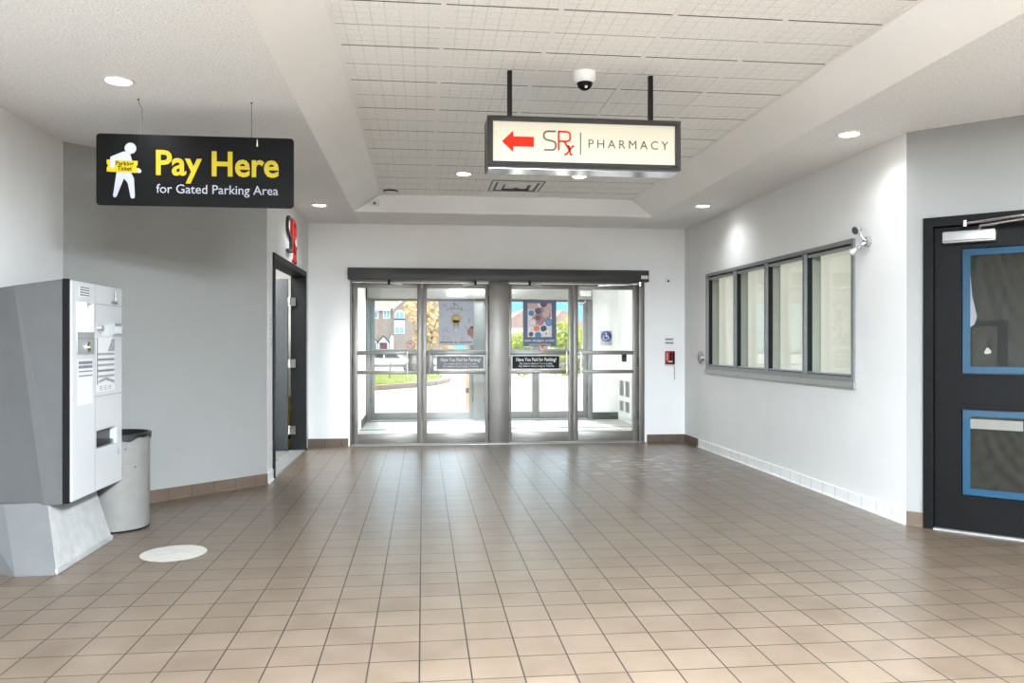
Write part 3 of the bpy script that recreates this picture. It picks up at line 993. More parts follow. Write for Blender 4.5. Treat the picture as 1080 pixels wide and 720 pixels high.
b = B().prism([(g[0] + .05, 1.76), (g[0] + .06, 1.62), (g[0] + .09, 1.47), (g[0] + .075, 1.42), (g[0] + .05, 1.40)], .0215, .023)
b.obj('torn_film', M['poster_pale'], leaf)
c = B().box(.24, .555, -.075, -.002, 1.973, 2.052, bev=.008).obj('door_closer', M['alu_light'], t)
B().box(.25, .545, -.078, -.074, 1.985, 1.990).obj('closer_groove', M['alu_dark'], c)
b = B()
b.tube([(.375, -.06, 2.10), (.72, -.19, 2.105), (1.0, -.06, 2.07)], .009)
b.tube([(.455, -.06, 2.052), (.47, -.075, 2.075), (.75, -.17, 2.085)], .008)
b.cyl((.375, -.06, 2.08), (.375, -.06, 2.12), .016)
b.cyl((.375, -.036, 2.10), (.375, -.06, 2.10), .012)
b.obj('closer_arm', M['chrome'], t)
B().box(.178, DU1 - .065, -.04, .12, 0, .010).obj('threshold', M['alu_light'], t)
structure(B().box(-.2, 1.6, .2, .24, 0, 2.6).obj('wall_behind_door', M['charcoal'], loc=(XR, YRC, 0), rz=R(-45)))

# ------------------------------------------------------------ open door in the left entry wall and the room behind it
t = thing('door_10', 'dark grey pharmacy door standing open in the left wall', 'door', (XL, YLC, 0), R(90), kind='structure')
a0, a1 = SY0 - YLC, SY1 - YLC
b = B().panel(a0 - .055, a1 + .03, 0, SZ + .055, -.02, .16, [(a0, a1 - .03, 0, SZ - .005)])
b.obj('door_frame', M['charcoal'], t)
# leaf swings into the room, hinged at the far jamb: it lies along local y
lx = a1 - .085
leaf = B().box(lx, lx + .045, .185, 1.10, .012, 2.062, bev=.003).obj('door_leaf', M['door_grey'], t)
for z in (.25, 1.05, 1.79):
    h = B()
    h.cyl((a1 - .055, .175, z - .055), (a1 - .055, .175, z + .055), .012)
    h.box(a1 - .058, a1 - .03, .10, .172, z - .05, z + .05)
    h.box(a1 - .088, a1 - .055, .178, .186, z - .05, z + .05)
    h.obj('hinge', M['chrome'], leaf)
h = B()
h.tube([(lx, .98, 1.0), (lx - .06, .98, 1.0), (lx - .06, .87, 1.0)], .011)
h.obj('lever_handle', M['chrome'], leaf)
B().box(a0, a1 - .03, .0, .16, .001, .008).obj('threshold', M['steel'], t)
b = B().box(a0 - .28, a1, -.012, -.002, .001, .006)
b.obj('edge_strip', M['alu_light'], t)

room = [(XL - .15, 7.562), (XL - .15, 11.0), (-4.2, 11.0), (-4.2, 6.25), (-2.87, 6.25)]
o = B().hull([(x, y, -.05) for x, y in room], [(x, y, 0) for x, y in room]).obj('floor_side_room', pbr('beige_floor', (166, 148, 100), .5, var=.1, scale=3))
structure(o, 'beige floor of the room behind the open door', 'floor')
o = B().box(XL - .48, XL - .152, 7.66, 9.9, .0, .005).obj('trim_4', pbr('grey_mat', (112, 116, 110), .9, var=.1))
structure(o, 'grey floor strip inside the open doorway', 'floor strip')
structure(B().box(-4.3, -4.2, 6.2, 11.2, 0, 3.05).obj('wall_side_room', M['wall_bright']), None)
structure(B().box(-4.3, XL - .1, 11.0, 11.2, 0, 3.05).obj('wall_side_room_back', M['wall_bright']), 'white wall of the room behind the open door', 'wall')
structure(B().box(XL - .15, XL - .05, YB + .18, 11.0, 0, 3.05).obj('wall_side_room_end', M['wall_bright']), None)
structure(B().box(-4.3, -2.87, 6.15, 6.25, 0, 3.05).obj('wall_side_room_near', M['wall_bright']), None)
structure(B().hull([(x, y, 2.6) for x, y in room], [(x, y, 2.65) for x, y in room]).obj('ceiling_side_room', M['plaster']), 'white ceiling of the room behind the open door', 'ceiling')

t = thing('added_panel_light', 'added ceiling light panel in the room behind the open door', 'ceiling light', (-2.35, 9.0, 2.6))  # panel added to brighten the side room
B().panel(-.62, .62, -.32, .32, 0, .02, [(-.58, .58, -.28, .28)]).obj('frame', M['white'], t).rotation_euler = (R(90), 0, 0)
B().box(-.58, .58, -.28, .28, -.018, -.006).obj('diffuser', pbr('side_room_fill_diffuser', (250, 250, 246), .5, emit=2.5), t)
lamp = bpy.data.objects.new('side_room_lamp', bpy.data.lights.new('side_room_lamp', 'AREA'))
lamp.data.shape, lamp.data.size, lamp.data.size_y, lamp.data.energy = 'RECTANGLE', 1.1, .5, 14
COL.objects.link(lamp)
lamp.parent = t
lamp.location = (0, 0, -.025)

t = thing('yellow_board', 'narrow yellow board seen through the hinge gap of the open door', 'board', (-1.66, 10.3, 0))
B().box(-.10, .05, 0, .02, .0, .62, bev=.004).obj('board', M['yellow'], t)
B().box(-.10, .05, -.004, 0, .08, .16).obj('stripe', M['gasket'], t)

# ------------------------------------------------------------ letters on the left wall and the hanging signs
S_PTS = [(.64, 1), (.20, 1), (.07, .95), (.0, .85), (.0, .68), (.07, .58), (.18, .53), (.46, .48), (.58, .43), (.64, .33), (.64, .16), (.58, .05), (.46, 0), (0, 0)]
R_BOWL = [(0, 1), (.44, 1), (.56, .95), (.62, .86), (.62, .63), (.56, .53), (.44, .48), (0, .48)]
def srx(x, z, h, w, y0, y1, parent, mat_s, mat_r, kx=1.0):
    sc = lambda pts, ox: [(x + (ox + p[0]) * h * kx, z + p[1] * h) for p in pts]
    a = B().stroke(sc(S_PTS, 0), w, y0, y1)
    a.obj('letter', mat_s, parent)
    b = B()
    b.stroke([(x + .80 * h * kx, z), (x + .80 * h * kx, z + h + w / 2)], w, y0, y1)
    b.stroke(sc(R_BOWL, .80), w, y0, y1)
    b.stroke(sc([(.30, .48), (.60, .0)], .80), w, y0, y1)
    b.obj('letter', mat_r, parent)
    b = B()
    b.stroke(sc([(1.10, -.22), (1.22, -.20), (1.55, .22), (1.64, .24)], 0), w, y0, y1)
    b.stroke(sc([(1.28, .26), (1.36, .22), (1.44, -.20), (1.54, -.24)], 0), w, y0, y1)
    b.obj('letter', mat_r, parent)
t = thing('wall_letters', 'raised grey and red SRx letters above the open doorway', 'wall letters', (XL, YLC, 0), R(90))
srx(8.52 - YLC, 2.265,   .355, .031, -.03, -.001, t, M['ink_dark'], M['red_sign'], kx=0.98)

# pay here sign
t = thing('hanging_sign', 'black hanging sign with yellow Pay Here and a walking figure', 'hanging sign', (-1.981, 5.115, 2.134))
W, H, r = 1.177, .438, .022
pts = []
for cx, cz, a in ((W - r, H - r, 0), (r, H - r, 90), (r, r, 180), (W - r, r, 270)):
    pts += [(cx + r * math.cos(R(a + k * 22.5)), cz + r * math.sin(R(a + k * 22.5))) for k in range(5)]
B().prism(pts, -.004, .004).obj('board', M['black_sign'], t)
k_ = .000747
q = lambda x, y: ((x - 55) * k_, (655 - y) * k_)
b = B()
y0, y1 = -.0052, -.004
b.disc(*q(323, 185), .034, y0, y1)
b.prism([q(*p) for p in ((270, 212), (300, 216), (320, 232), (336, 284), (336, 300), (205, 300), (205, 290), (200, 340), (190, 350), (176, 350), (166, 338), (166, 262), (172, 256))], y0, y1)
b.prism([q(*p) for p in ((216, 372), (322, 372), (350, 432), (358, 580), (352, 594), (334, 596), (325, 588), (302, 472), (272, 432), (216, 578), (206, 590), (192, 586), (187, 574))], y0, y1)
b.prism([q(*p) for p in ((372, 344), (392, 348), (408, 364), (406, 380), (392, 388), (372, 378))], y0, y1)
b.obj('walking_figure', M['pictogram'], t)
y0, y1 = -.0064, -.004
b = B()
b.prism([q(*p) for p in ((138, 282), (380, 288), (378, 322), (366, 336), (378, 350), (378, 386), (138, 380), (138, 348), (150, 332), (138, 316))], y0, y1)
b.obj('ticket', M['yellow'], t)
b = B()
b.prism([q(*p) for p in ((166, 275), (202, 275), (200, 338), (190, 350), (176, 350), (166, 338))], -.0075, -.004)
b.obj('hand', M['pictogram'], t)
lettering('lettering', 'Parking', (210 - 55) * k_, (350 - 55) * k_, (655 - 327) * k_, .026, -.0064, M['black_sign'], t, bold=.02, depth=.001)
lettering('lettering', 'Ticket', (222 - 55) * k_, (335 - 55) * k_, (655 - 368) * k_, .026, -.0064, M['black_sign'], t, bold=.02, depth=.001)
lettering('lettering', 'Pay Here', .350, 1.086, .196, .150, -.004, M['yellow'], t, bold=.022)
lettering('lettering', 'for Gated Parking Area', .352, 1.082, .082, .054, -.004, M['pictogram'], t, bold=.002)
wm = pbr('thin_wire', (120, 120, 118), .4, metal=.6)
zt = CZ - 2.134
b = B()
b.tube([(.245, 0, zt - .001), (.250, 0, zt - .03), (.268, 0, zt - .06), (.270, 0, H - .01)], .0018, seg=6)
b.obj('wire', wm, t)
b = B()
b.tube([(.920, 0, zt - .001), (.919, 0, H - .01)], .0018, seg=6)
b.obj('wire', wm, t)
for x in (.245, .920):
    B().cyl((x, 0, zt - .006), (x, 0, zt), .006).obj('ceiling_hook', M['ink_dark'], t)
B().prism([(.950, H - .055), (.960, H - .055), (.957, H - .012), (.953, H - .012)], -.007, -.004).obj('cable_tie', M['paper'], t)

# lit pharmacy sign
t = thing('lightbox_sign', 'lit lightbox sign with a red arrow and PHARMACY, hung on two posts', 'hanging sign', (0, 4.87, 0))
x0, x1, z0, z1, dp = .393, 1.615, 2.376, 2.690, .20
b = B()
b.panel(x0, x1, z0, z1, .0, .02, [(x0 + .035, x1 - .035, z0 + .035, z1 - .032)])
for zz in ((z0, z0 + .012), (z1 - .012, z1)):
    b.box(x0 + .002, x1 - .002, .02, dp, zz[0] + .001, zz[1] - .001)
for xx in ((x0, x0 + .012), (x1 - .012, x1)):
    b.box(xx[0] + .002, xx[1] - .002, .02, dp, z0 + .012, z1 - .012)
b.panel(x0, x1, z0, z1, dp, dp + .02, [(x0 + .035, x1 - .035, z0 + .035, z1 - .032)])
b.obj('casing', M['alu_dark'], t, smooth=False)
b = B()
xm, zm = .016, .016
for (pa, pb) in (((x0, z0), (x1, z0)), ((x1, z0), (x1, z1)), ((x1, z1), (x0, z1)), ((x0, z1), (x0, z0))):
    ins = lambda p: (p[0] + (xm if p[0] == x0 else -xm), p[1] + (zm if p[1] == z0 else -zm))
    a_, b_ = ins(pa), ins(pb)
    b.poly([(pa[0], -.0005, pa[1]), (pb[0], -.0005, pb[1]), (b_[0], -.016, b_[1]), (a_[0], -.016, a_[1])])
    ins2 = lambda p: (p[0] + (.035 if p[0] == x0 else -.035), p[1] + (.035 if p[1] == z0 else -.032))
    c_, d_ = ins2(pa), ins2(pb)
    b.poly([(a_[0], -.016, a_[1]), (b_[0], -.016, b_[1]), (d_[0], -.0005, d_[1]), (c_[0], -.0005, c_[1])])
b.obj('front_frame', M['alu_dark'], t, smooth=False)
B().box(x0 + .035, x1 - .035, .010, .016, z0 + .035, z1 - .032).obj('lit_face', M['glow_face'], t)
B().box(x0 + .035, x1 - .035, dp + .002, dp + .008, z0 + .035, z1 - .032).obj('lit_face', M['glow_face'], t)
B().box(x0 + .01, x1 - .01, .024, dp - .01, z0 - .006, z0).obj('bottom_plate', M['chrome'], t)
for xx in (.541, 1.448):
    B().box(xx - .0145, xx + .0145, .085, .114, z1 - .001, TZ - .001, bev=.002).obj('hanging_post', M['charcoal'], t)
y0, y1 = .008, .010
cz_ = 2.535
B().prism([(.484, cz_), (.5535, cz_ - .066), (.5535, cz_ - .031), (.682, cz_ - .031), (.682, cz_ + .031), (.5535, cz_ + .031), (.5535, cz_ + .066)], y0, y1).obj('arrow', M['arrow'], t)
srx(.745, 2.488, .116, .0115, y0, y1, t, M['olive'], M['arrow'], kx=1.0)
B().box(.972, .979, y0, y1, 2.462, 2.602).obj('divider', M['olive'], t)
lettering('lettering', 'PHARMACY', 1.026, 1.537, 2.508, .052, .010, M['olive'], t, bold=-.002, spacing=1.45, depth=.002)

# ------------------------------------------------------------ ceiling fittings
LENS = pbr('lit_lens', (255, 250, 242), .4, emit=4.0)
def downlight(x, y, z, label, watts=DOWNLIGHT_W):
    t = thing('downlight', label, 'ceiling light', (x, y, z), group='round recessed downlights')
    B().lathe([(.066, -.003), (.072, -.008), (.086, -.006), (.090, 0.0), (.066, 0.0), (.066, -.003)], seg=40).obj('trim_ring', M['white'], t)
    B().cyl((0, 0, -.0055), (0, 0, -.0005), .0665, seg=40).obj('lens', LENS, t)
    li = bpy.data.objects.new('downlight_lamp', bpy.data.lights.new('downlight_lamp', 'AREA'))
    li.data.shape, li.data.size, li.data.energy, li.data.spread = 'DISK', .13, watts, R(135)
    li.data.color = (.90, .96, 1.0)
    COL.objects.link(li)
    li.parent = t
    li.location = (0, 0, -.012)
downlight(-1.727, 4.77, CZ, 'round downlight above the black Pay Here sign')
downlight(-1.113, 8.81, CZ, 'round downlight in the lower ceiling near the open pharmacy doorway')
downlight(3.033, 8.40, CZ, 'round downlight above the far end of the interior window')
downlight(3.035, 5.40, CZ, 'round downlight nearest the black door')
downlight(.408, 8.03, TZ, 'round downlight in the raised ceiling left of the air vent')
downlight(1.593, 8.03, TZ, 'round downlight in the raised ceiling right of the air vent')


for x, y in ((1.0, .9), (1.0, -1.2), (1.0, -3.2)):  # unseen panels added behind the camera to brighten the hall
    t = thing('added_panel_light', 'added long fill panel hung below the ceiling tiles behind the viewer', 'ceiling light', (x, y, 2.77), group='added fill panels behind the viewer')
    B().panel(-.30, .30, -.60, .60, 0, .018, [(-.27, .27, -.57, .57)]).obj('frame', M['white'], t).rotation_euler = (R(90), 0, 0)
    B().box(-.27, .27, -.57, .57, -.014, -.006).obj('diffuser', LENS, t)
    B().box(-.30, .30, -.60, .60, .001, .012).obj('back_plate', M['white'], t)
    for ry in (-.5, .5):
        B().cyl((0, ry, .012), (0, ry, TZ - 2.772), .005, seg=10).obj('suspension_rod', M['chrome'], t)
    up = bpy.data.objects.new('panel_uplight', bpy.data.lights.new('panel_uplight', 'AREA'))
    up.data.shape, up.data.size, up.data.size_y, up.data.energy = 'RECTANGLE', .5, 1.1, FILL_PANEL_W * .30
    up.data.color = (.80, .91, 1.0)
    COL.objects.link(up)
    up.parent = t
    up.location = (0, 0, .02)
    up.rotation_euler = (math.pi, 0, 0)
    lamp = bpy.data.objects.new('panel_lamp', bpy.data.lights.new('panel_lamp', 'AREA'))
    lamp.data.shape, lamp.data.size, lamp.data.size_y, lamp.data.energy = 'RECTANGLE', .5, 1.1, FILL_PANEL_W
    lamp.data.color = (.80, .91, 1.0)
    COL.objects.link(lamp)
    lamp.parent = t
    lamp.location = (0, 0, -.02)

t = thing('dome_camera', 'white dome security camera on the tiled ceiling above the lightbox sign', 'security camera', (1.016, 4.95, TZ - .001))
B().lathe([(.0001, 0), (.072, 0), (.072, -.035), (.066, -.055), (.055, -.066), (.050, -.066)], seg=40).obj('housing', M['white'], t)
B().ball((0, 0, -.062), .050, sc=(1, 1, 1.0)).obj('dome', M['gasket'], t)
B().cyl((0.0, -.030, -.088), (0.0, -.046, -.102), .010).obj('lens', M['chrome'], t)

t = thing('air_vent', 'square white ceiling air vent with dark slots behind the lightbox sign', 'air vent', (1.005, 8.60, TZ - .002))
b = B()
for s0, s1, dz in ((.29, .235, -.008), (.222, .15, -.016), (.135, .03, -.022)):
    for (ax, sx) in (('x', 1), ('x', -1), ('y', 1), ('y', -1)):
        pts = [(-s0, s0, 0), (s0, s0, 0), (s1, s1, dz), (-s1, s1, dz)]
        rot = {('y', 1): 0, ('x', 1): 1, ('y', -1): 2, ('x', -1): 3}[(ax, sx)]
        pr = []
        for x, y, z in pts:
            for _ in range(rot):
                x, y = y, -x
            pr.append((x, y, z))
        b.poly(pr)
b.obj('louvre', M['white'], t, smooth=False)
B().box(-.29, .29, -.29, .29, -.003, -.0005).obj('backing', M['ink'], t)

t = thing('smoke_detector', 'small round detector on the ceiling tiles in the far left corner', 'smoke detector', (-.36, 9.0, TZ - .001))
B().lathe([(.0001, 0), (.075, 0), (.075, -.012), (.050, -.030), (.0001, -.034)], seg=32).obj('housing', M['white'], t)
B().lathe([(.074, -.002), (.080, -.003), (.080, -.014), (.074, -.016)], seg=32).obj('slot_ring', M['gasket'], t)
t = thing('motion_sensor', 'small white sensor box on the sloping ceiling edge at far left', 'sensor', (-.545, TY1 + .005, 2.895))
B().box(-.05, .05, -.05, .04, -.035, .035, bev=.012).obj('housing', M['white'], t)
B().ball((0, -.045, -.012), .022, sc=(1, .6, .8)).obj('lens', M['ink'], t)

# ------------------------------------------------------------ wall fittings
t = thing('emergency_light', 'twin-head emergency light on the right wall beside the interior window', 'emergency light', (XR, 5.80, 2.075), R(-90))
B().cyl((0, 0, 0), (0, -.03, 0), .042, .036, seg=32).obj('base', M['alu_light'], t)
def lamp_head(p, d, nm, arm):
    p, d = Vector(p), Vector(d).normalized()
    a = B().tube(arm, .009).obj('arm', M['chrome'], t)
    h = B()
    h.cyl(p - d * .04, p, .016, .032, seg=24)
    h.cyl(p, p + d * .010, .034, .034, seg=24)
    hd = h.obj('lamp_head', M['steel'], t)
    B().cyl(p + d * .006, p + d * .0115, .028, seg=24).obj('lens', M['ink_dark'], hd)
lamp_head((.0, -.105, .085), (.25, -.9, -.3), 'u', [(0, -.03, .01), (.0, -.055, .03), (-.005, -.07, .075)])
lamp_head((-.06, -.10, -.075), (-.6, -.5, -.6), 'l', [(0, -.03, -.01), (-.01, -.05, -.02), (-.03, -.07, -.045)])

t = thing('door_button', 'round chrome push button on the wall left of the interior window', 'push button', (XR, 9.51, 1.114), R(-90))
B().cyl((0, 0, 0), (0, -.022, 0), .082, .078, seg=40).obj('ring', M['chrome'], t)
B().cyl((0, -.022, 0), (0, -.034, 0), .060, seg=40).obj('push_disc', M['alu_light'], t)
b = B().ring(0, 0, .030, .006, -.0355, -.034)
b.obj('mark', M['ink_dark'], t)

t = thing('fire_alarm', 'red fire alarm pull station on the grey wall right of the doors', 'fire alarm', (3.213, YB, 1.015))
B().box(-.062, .062, -.045, 0, 0, .175, bev=.006).obj('housing', M['red'], t)
B().box(-.066, .066, -.028, 0, -.02, -.001, bev=.003).obj('foot_plate', M['white'], t)
b = B()
b.box(-.008, .014, -.052, -.045, .05, .16, bev=.002)
b.box(.030, .058, -.049, -.045, .01, .16)
b.obj('pull_lever', M['gasket'], t)
B().box(-.03, .026, -.052, -.045, .032, .046).obj('label', M['paper'], t)
B().box(-.055, -.03, -.048, -.045, .05, .15, bev=.001).obj('window', pbr('pale_red', (206, 120, 118), .3), t)
b = B().tube([(.064, -.008, -.02), (.066, -.008, -.20)], .004)
b.obj('conduit', M['ink'], t)
t = thing('instruction_label', 'small white label with two dark lines above the fire alarm', 'label', (3.213, YB, 1.245))
B().box(-.075, .075, -.002, 0, 0, .13).obj('sheet', M['wall_grey'], t)
b = B()
for z, n in ((.088, 6), (.040, 7)):
    for k in range(n):
        b.box(-.055 + k * .11 / n, -.055 + (k + .72) * .11 / n, -.003, -.002, z, z + .022)
b.obj('print', M['ink_dark'], t)
t = thing('wall_sensor', 'small white sensor box high on the wall above the fire alarm', 'sensor', (3.19, YB, 2.06))
B().box(-.045, .045, -.022, 0, -.03, .085, bev=.004).obj('housing', M['wall_grey'], t)
B().disc(0, .045, .014, -.026, -.022).obj('lens', M['gasket'], t)
t = thing('card_label', 'pale notice with faint print on the wall strip beside the pharmacy doorway', 'label', (XL, 7.66, 1.24), R(90))
B().box(-.06, .06, -.003, 0, 0, .32).obj('sheet', M['paper'], t)
b = B()
for k in range(6):
    b.box(-.045, .045, -.004, -.003, .04 + k * .045, .055 + k * .045)
b.obj('print', M['steel'], t)

# ------------------------------------------------------------ pay station
t = thing('pay_station', 'tall grey parking pay station against the left wall', 'pay station', (-2.02, 4.86, 0), R(90))
PX1 = .775
b = B()
b.hull([(-.004, .045, .36), (-.014, .145, .36), (.035, .56, .36), (.735, .56, .36), (.735, .045, .36)],
       [(-.004, .045, 1.662), (-.014, .305, 1.622), (.035, .56, 1.582), (.735, .56, 1.582), (.735, .045, 1.662)])
b.obj('cabinet', M['machine_side'], t, smooth=False)
b = B()
b.hull([(-.010, .012, .365), (-.010, .045, .365), (.010, .045, .365), (.010, .012, .365)], [(-.010, .012, 1.664), (-.010, .045, 1.664), (.010, .045, 1.664), (.010, .012, 1.664)])
b.obj('seal', M['gasket'], t)
holes = [(.067, .310, 1.362, 1.535), (.353, .685, .632, .745)]
panel = B().panel(.012, PX1, .372, 1.655, 0, .04, holes).obj('front_panel', M['machine_panel'], t)
# recesses
B().panel(.065, .312, 1.36, 1.537, .04, .075, [(.067, .310, 1.362, 1.535)]).obj('screen_recess', M['steel'], panel)
B().box(.067, .262, .020, .024, 1.362, 1.535).obj('screen', M['screen'], panel)
B().panel(.351, .687, .630, .747, .04, .10, [(.353, .685, .632, .745)]).obj('tray_recess', M['steel'], panel)
B().box(.353, .685, .085, .09, .632, .745).obj('tray_back', M['ink_dark'], panel)
b = B().prism([(.353, .632), (.685, .632), (.685, .66), (.353, .70)], .02, .03)
b.obj('tray_flap', M['glass_smoke'], panel)
# ticket slot plate
s = B().box(.067, .310, -.006, 0, 1.226, 1.357, bev=.002).obj('slot_plate', M['steel'], panel)
b = B().box(.067, .310, -.008, -.005, 1.318, 1.321)
b.obj('plate_seam', M['ink'], panel)
b = B()
b.disc(.212, 1.267, .034, -.010, -.006, 0)
b.ring(.212, 1.267, .036, .006, -.014, -.006, 2)
b.box(.190, .225, -.013, -.010, 1.262, 1.274, mat=1)
b.prism([(.222, 1.290), (.244, 1.280), (.246, 1.262), (.236, 1.262)], -.013, -.010, 3)
b.obj('ticket_slot', [M['ink_dark'], M['paper'], M['chrome'], M['yellow']], panel)
# stickers and notices
def notice(name, x0, x1, z0, z1, rows, base, inks, d=.0015):
    s = B().box(x0, x1, -d, 0, z0, z1).obj(name, base, panel)
    return s
b = B().box(.105, .254, -.0015, 0, 1.568, 1.632)
b.obj('top_sticker', M['paper'], panel)
b = B()
for k in range(4):
    b.box(.112, .247, -.0025, -.0014, 1.574 + k * .015, 1.583 + k * .015)
b.obj('sticker_print', M['ink'], panel)
B().box(.086, .296, -.0015, 0, .923, 1.195).obj('instruction_sign', M['paper'], panel)
b = B()
for z, w_ in ((1.165, .20), (1.140, .20), (1.118, .20), (1.092, .20)):
    b.box(.090, .090 + w_, -.0025, -.0014, z, z + (.018 if z > 1.13 else .008))
b.obj('sign_print', M['ink'], panel)
B().box(.355, .650, -.0015, 0, .985, 1.328).obj('notice_sheet', M['paper'], panel)
b = B()
b.box(.355, .372, -.0025, -.0014, 1.03, 1.325, mat=1)
for k in range(5):
    b.box(.375, .640, -.0025, -.0014, 1.215 - k * .035, 1.230 - k * .035, mat=k % 2)
b.prism([(.38, 1.055), (.50, 1.075), (.640, 1.05), (.640, 1.03), (.50, 1.055), (.38, 1.04)], -.0025, -.0014, 0)
for k in range(9):
    b.box(.40 + (k % 3) * .07, .445 + (k % 3) * .07, -.0025, -.0014, .995 + (k // 3) * .011, 1.000 + (k // 3) * .011, mat=0)
b.prism([(.60, 1.32), (.645, 1.32), (.645, 1.24), (.53, 1.24)], -.0022, -.0014, 0)
b.obj('notice_print', [M['faint_print'], M['ink']], panel)
B().cyl((.390, 0, 1.385), (.390, -.025, 1.385), .026, .022, seg=24).obj('push_button', M['chrome'], panel)
B().box(.434, .557, -.0015, 0, 1.340, 1.408).obj('white_sticker', M['paper'], panel)
cr = B().panel(.604, .743, 1.347, 1.422, -.018, 0, [(.612, .735, 1.355, 1.414)]).obj('card_reader', M['steel'], panel)
B().box(.612, .645, -.004, 0, 1.355, 1.414).obj('reader_slot', M['gasket'], cr)
B().box(.645, .735, -.012, 0, 1.355, 1.400).obj('reader_plate', M['paper'], cr)
b = B()
b.cyl((.640, -.010, 1.565), (.640, -.010, 1.630), .006)
b.prism([(.585, 1.550), (.690, 1.550), (.655, 1.566), (.622, 1.566)], -.014, 0, 1)
b.obj('top_bracket', [M['alu_light'], M['ink']], panel)
b = B()
b.box(.331, .3335, -.0012, 0, .375, 1.652)
b.box(.3335, PX1 - .002, -.0012, 0, .958, .961)
b.box(.3335, PX1 - .002, -.0012, 0, 1.535, 1.538)
b.box(.705, .712, -.004, 0, .550, .607)
b.obj('panel_seam', M['ink'], panel)
# plinth flaring towards the floor
b = B()
b.hull([(-.165, .010, 0), (-.175, .222, 0), (-.03, .56, 0), (.66, .56, 0), (.70, .14, 0), (.64, .010, 0)],
       [(-.008, .127, .372), (-.020, .357, .372), (.035, .56, .372), (.70, .56, .372), (.71, .20, .372), (.64, .127, .372)])
pl = b.obj('plinth', [pbr('grey_plinth_side', (90, 91, 92), .5, var=.05), M['machine_base']], t, smooth=False)
for p in pl.data.polygons:
    if p.normal.y < -.8:
        p.material_index = 1
b = B().prism([(-.163, .002), (.638, .002), (.638, .030), (-.155, .030)], .006, .020)
b.obj('kick_strip', M['machine_base'], t)

# ------------------------------------------------------------ waste bin, floor sticker
t = thing('waste_bin', 'pale round waste bin with black bag between pay station and wall', 'waste bin', (-2.137, 5.865, 0))
r = .215
B().lathe([(.0001, .012), (r - .004, .012), (r, .020), (r, .640), (r + .004, .648), (r + .004, .662), (r - .006, .662), (r - .010, .60), (r - .012, .03), (.0001, .03)], seg=64).obj('body', M['bin'], t)
B().lathe([(.0001, 0), (r - .006, 0), (r - .004, .012), (.0001, .012)], seg=64).obj('foot_ring', M['gasket'], t)
b = B()
seg = 72
rows = []
for k in range(seg):
    a = 2 * math.pi * k / seg
    drop = .030 + .030 * max(0, math.sin(a * 1.0 - 2.2)) + .012 * math.sin(5 * a) + .006 * math.sin(13 * a)
    w = .004 + .002 * math.sin(17 * a)
    rows.append([(rr * math.cos(a), rr * math.sin(a), z) for rr, z in ((r - .05, .56), (r - .022, .645), (r - .004, .668), (r + .006 + w, .664), (r + .005 + w, .662 - drop))])
vs = [[b.bm.verts.new(p) for p in row] for row in rows]
for k in range(seg):
    j = (k + 1) % seg
    for i in range(4):
        b.bm.faces.new((vs[k][i], vs[j][i], vs[j][i + 1], vs[k][i + 1]))
b.bm.faces.new([vs[k][0] for k in range(seg)])
b.obj('bin_bag', M['bag'], t)
for a, z in ((-62, .44), (-38, .44), (-80, .565), (-70, .56), (-55, .568)):
    d = Vector((math.cos(R(a)), math.sin(R(a)), 0))
    B().cyl(d * (r - .002) + Vector((0, 0, z)), d * (r + .003) + Vector((0, 0, z)), .006, seg=10).obj('rivet', M['ink_dark'], t)

t = thing('floor_sticker', 'round worn white sticker on the tiles in front of the waste bin', 'floor sticker', (-1.522, 5.098, 0))
b = B().cyl((0, 0, .0005), (0, 0, .0025), .192, seg=64)
b.obj('disc', pbr('worn_white_sticker', (170, 168, 160), .4, var=.06, scale=14), t)
b = B()
for x0_, x1_, yy in ((-.11, .05, .06), (-.13, .10, .02), (-.12, .02, -.03)):
    b.box(x0_, x1_, yy, yy + .014, .0025, .0030)
b.obj('faded_print', pbr('faded_print', (152, 153, 154), .5, var=.08, scale=20), t)

# ------------------------------------------------------------ outdoors
b = B()
b.poly([(-40, VY + .15, -.012), (60, VY + .15, -.012), (60, 31, -.012), (-40, 31, -.012)])
b.poly([(-40, 31, -.012), (60, 31, -.012), (60, 36, -.6), (-40, 36, -.6)])
structure(b.obj('pavement', M['asphalt']), 'sunlit pale driveway outside the doors', 'driveway')
structure(B().box(-60, 60, -60, VY, -.30, -.12).obj('ground', M['asphalt']))
b = B()
b.poly([(-60, 36, -.6), (80, 36, -.6), (80, 90, -.75), (-60, 90, -.75)])
b.poly([(-60, 90, -.75), (80, 90, -.75), (80, 180, -.8), (-60, 180, -.8)])
structure(b.obj('road', M['road']), 'grey street in front of the houses', 'road')

edge = [(-14, 20.5), (-1.6, 22.3), (-.45, 23.75), (.15, 24.9), (.62, 26.8), (.72, 28.8), (.5, 31.0), (-14, 31.0)]
t = thing('lawn_bed', 'kerbed lawn island beyond the driveway', 'lawn', (0, 0, 0), kind='structure')
b = B()
b.hull([(x, y, -.012) for x, y in edge], [(x, y, .04) for x, y in edge])
b.obj('ground', M['soil'], t)
b = B()
for (xa, ya), (xb, yb) in zip(edge[:-1], edge[1:-1]):
    d = Vector((xb - xa, yb - ya)).normalized()
    n = Vector((d.y, -d.x)) * .28
    b.hull([(xa, ya, -.012), (xb, yb, -.012), (xb + n.x, yb + n.y, -.012), (xa + n.x, ya + n.y, -.012)],
           [(xa, ya, .13), (xb, yb, .13), (xb + n.x, yb + n.y, .13), (xa + n.x, ya + n.y, .13)])
b.obj('kerb', M['kerb'], t)
b = B()
rnd = random.Random(3)
n = 0
